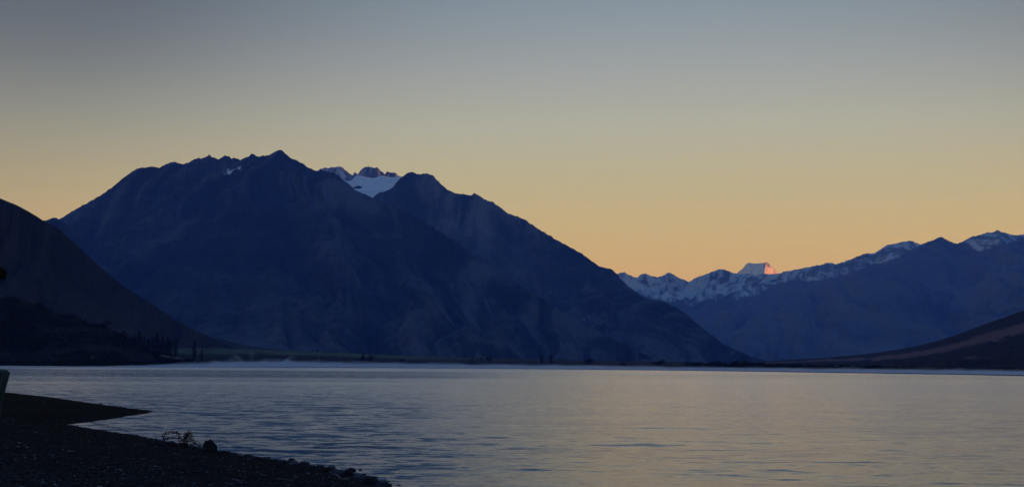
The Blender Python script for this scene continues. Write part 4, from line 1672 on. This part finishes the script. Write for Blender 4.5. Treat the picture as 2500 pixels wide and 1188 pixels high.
# mist is a set of low, thin, uneven banks lying on the water in front of the far shore
def mist_bank(name, curve, thick, hgt, zbase, dens, seed, color=(1.0, 0.965, 0.92)):
    """curve: (px, D) list; flat lens-shaped cross section with a wavy top"""
    c = np.array(curve, float)
    n = 160
    q = np.linspace(c[0, 0], c[-1, 0], n)
    D = np.interp(q, c[:, 0], c[:, 1])
    hgt = [(a, b * 1.2) for a, b in hgt]
    H = np.interp(q, [a for a, b in hgt], [b for a, b in hgt])
    H = H * (0.85 + 0.35 * fbm(q / 70, q * 0, seed, 3))
    ends = np.clip(np.minimum(q - q[0], q[-1] - q) / 60.0, 0, 1)
    prof = [(-1, 0), (-0.85, 0.35), (-0.5, 0.62), (-0.2, 0.85), (0, 1.0), (0.2, 0.85), (0.5, 0.62), (0.85, 0.35), (1, 0), (0.5, -0.001), (-0.5, -0.001)]
    rows = []
    for u, hh in prof + prof[:1]:
        p = at(q, np.full(n, 890.0), D + u * thick * 0.5 * (0.15 + 0.85 * ends))
        p[:, 2] = zbase + (H * hh) * (0.05 + 0.95 * ends) + (0.0 if hh >= 0 else -0.2)
        rows.append(p)
    m, t, v = volume_mat(name + '_volume', color, dens, (1, 1, 1))
    o = grid_obj(name, np.array(rows)[::-1], m)
    # close ends
    bm = bmesh.new()
    bm.from_mesh(o.data)
    bmesh.ops.remove_doubles(bm, verts=bm.verts, dist=0.001)
    bmesh.ops.holes_fill(bm, edges=[e for e in bm.edges if e.is_boundary])
    bmesh.ops.recalc_face_normals(bm, faces=bm.faces)
    bm.to_mesh(o.data)
    bm.free()
    tag(o, kind='stuff')
    return o


mist_bank('mist', [(-300, 1330), (250, 1360), (400, 1780), (490, 1880), (530, 2500), (700, 3150), (1000, 3600), (1200, 3550), (1400, 3100), (1700, 2420), (2000, 1700), (2500, 1080), (2900, 900)], 260,
          [(-300, 1.6), (200, 1.8), (380, 3.2), (420, 5.6), (490, 6.6), (530, 10.0), (700, 14.0), (1000, 12.5), (1400, 9.0), (1700, 5.8), (2000, 4.8), (2500, 3.5), (2900, 3.3)], 0.25, 0.010, 3)
mist_bank('mist', [(300, 1500), (400, 1800), (490, 1900), (530, 2550), (700, 3200), (1000, 3680), (1200, 3600), (1400, 3150), (1700, 2480), (2000, 1750), (2500, 1120), (2900, 940)], 180,
          [(300, 3), (400, 6), (490, 9), (530, 15), (700, 20), (1000, 17), (1400, 12), (1700, 8), (2000, 6.5), (2500, 4.8), (2900, 4.5)], 0.25, 0.0045, 13)
mist_bank('mist', [(420, 2500), (560, 2800), (700, 3050), (900, 3300)], 200, [(420, 6), (520, 9), (600, 14), (640, 12), (700, 17), (730, 14), (800, 9), (900, 6)], 0.5, 0.0025, 9)

# rising wisps: soft irregular plumes
def wisp(px, ybase, ytop, D, w, lean, dens, seed):
    a = at(px, ybase, D)
    b = at(px + lean, ytop, D)
    m, t, v = volume_mat('wisp_volume', (1.0, 0.965, 0.92), dens * 5.5, (1, 1, 1))
    n, sides = 16, 14
    V, Fc = [], []
    k = D / F_PX
    for i in range(n + 1):
        s = i / n
        c = a * (1 - s) + b * s
        c[0] += 6 * k * math.sin(s * 4 + seed) * s
        rad = w * k * ((1 - s) ** 0.9 + 0.02) * (1 + 0.30 * math.sin(s * 9 + seed * 2))
        for j in range(sides):
            an = 2 * math.pi * j / sides
            V.append((c[0] + math.cos(an) * rad, c[1] + math.sin(an) * rad * 0.8, c[2]))
    for i in range(n):
        for j in range(sides):
            Fc.append((i * sides + j, i * sides + (j + 1) % sides, (i + 1) * sides + (j + 1) % sides, (i + 1) * sides + j))
    Fc.append(tuple(reversed(range(sides))))
    Fc.append(tuple(n * sides + j for j in range(sides)))
    tag(new_obj('mist_wisp', V, Fc, m), kind='stuff')


for args in [(590, 886, 862, 3000, 15, -14, 0.0030, 1), (612, 884, 838, 3020, 9, 10, 0.0009, 2), (700, 887, 866, 3080, 16, 12, 0.0050, 3), (688, 886, 872, 3080, 13, 18, 0.004, 7),
             (778, 884, 846, 3100, 7, 5, 0.0010, 4), (565, 886, 856, 3010, 17, 12, 0.0011, 5), (640, 887, 872, 3040, 18, 8, 0.0026, 6), (525, 887, 876, 2900, 20, 6, 0.003, 8), (716, 882, 852, 3090, 8, 8, 0.0010, 9)]:
    wisp(*args)

# ------------------------------------------------------------------ haze
hm, ht, hv = volume_mat('haze_volume', (0.15, 0.34, 1.0), 2.6e-5, (1, 1, 1))
tag(box('haze', -58000, 58000, -28000, 58000, -5.5, 3900, hm), kind='stuff')
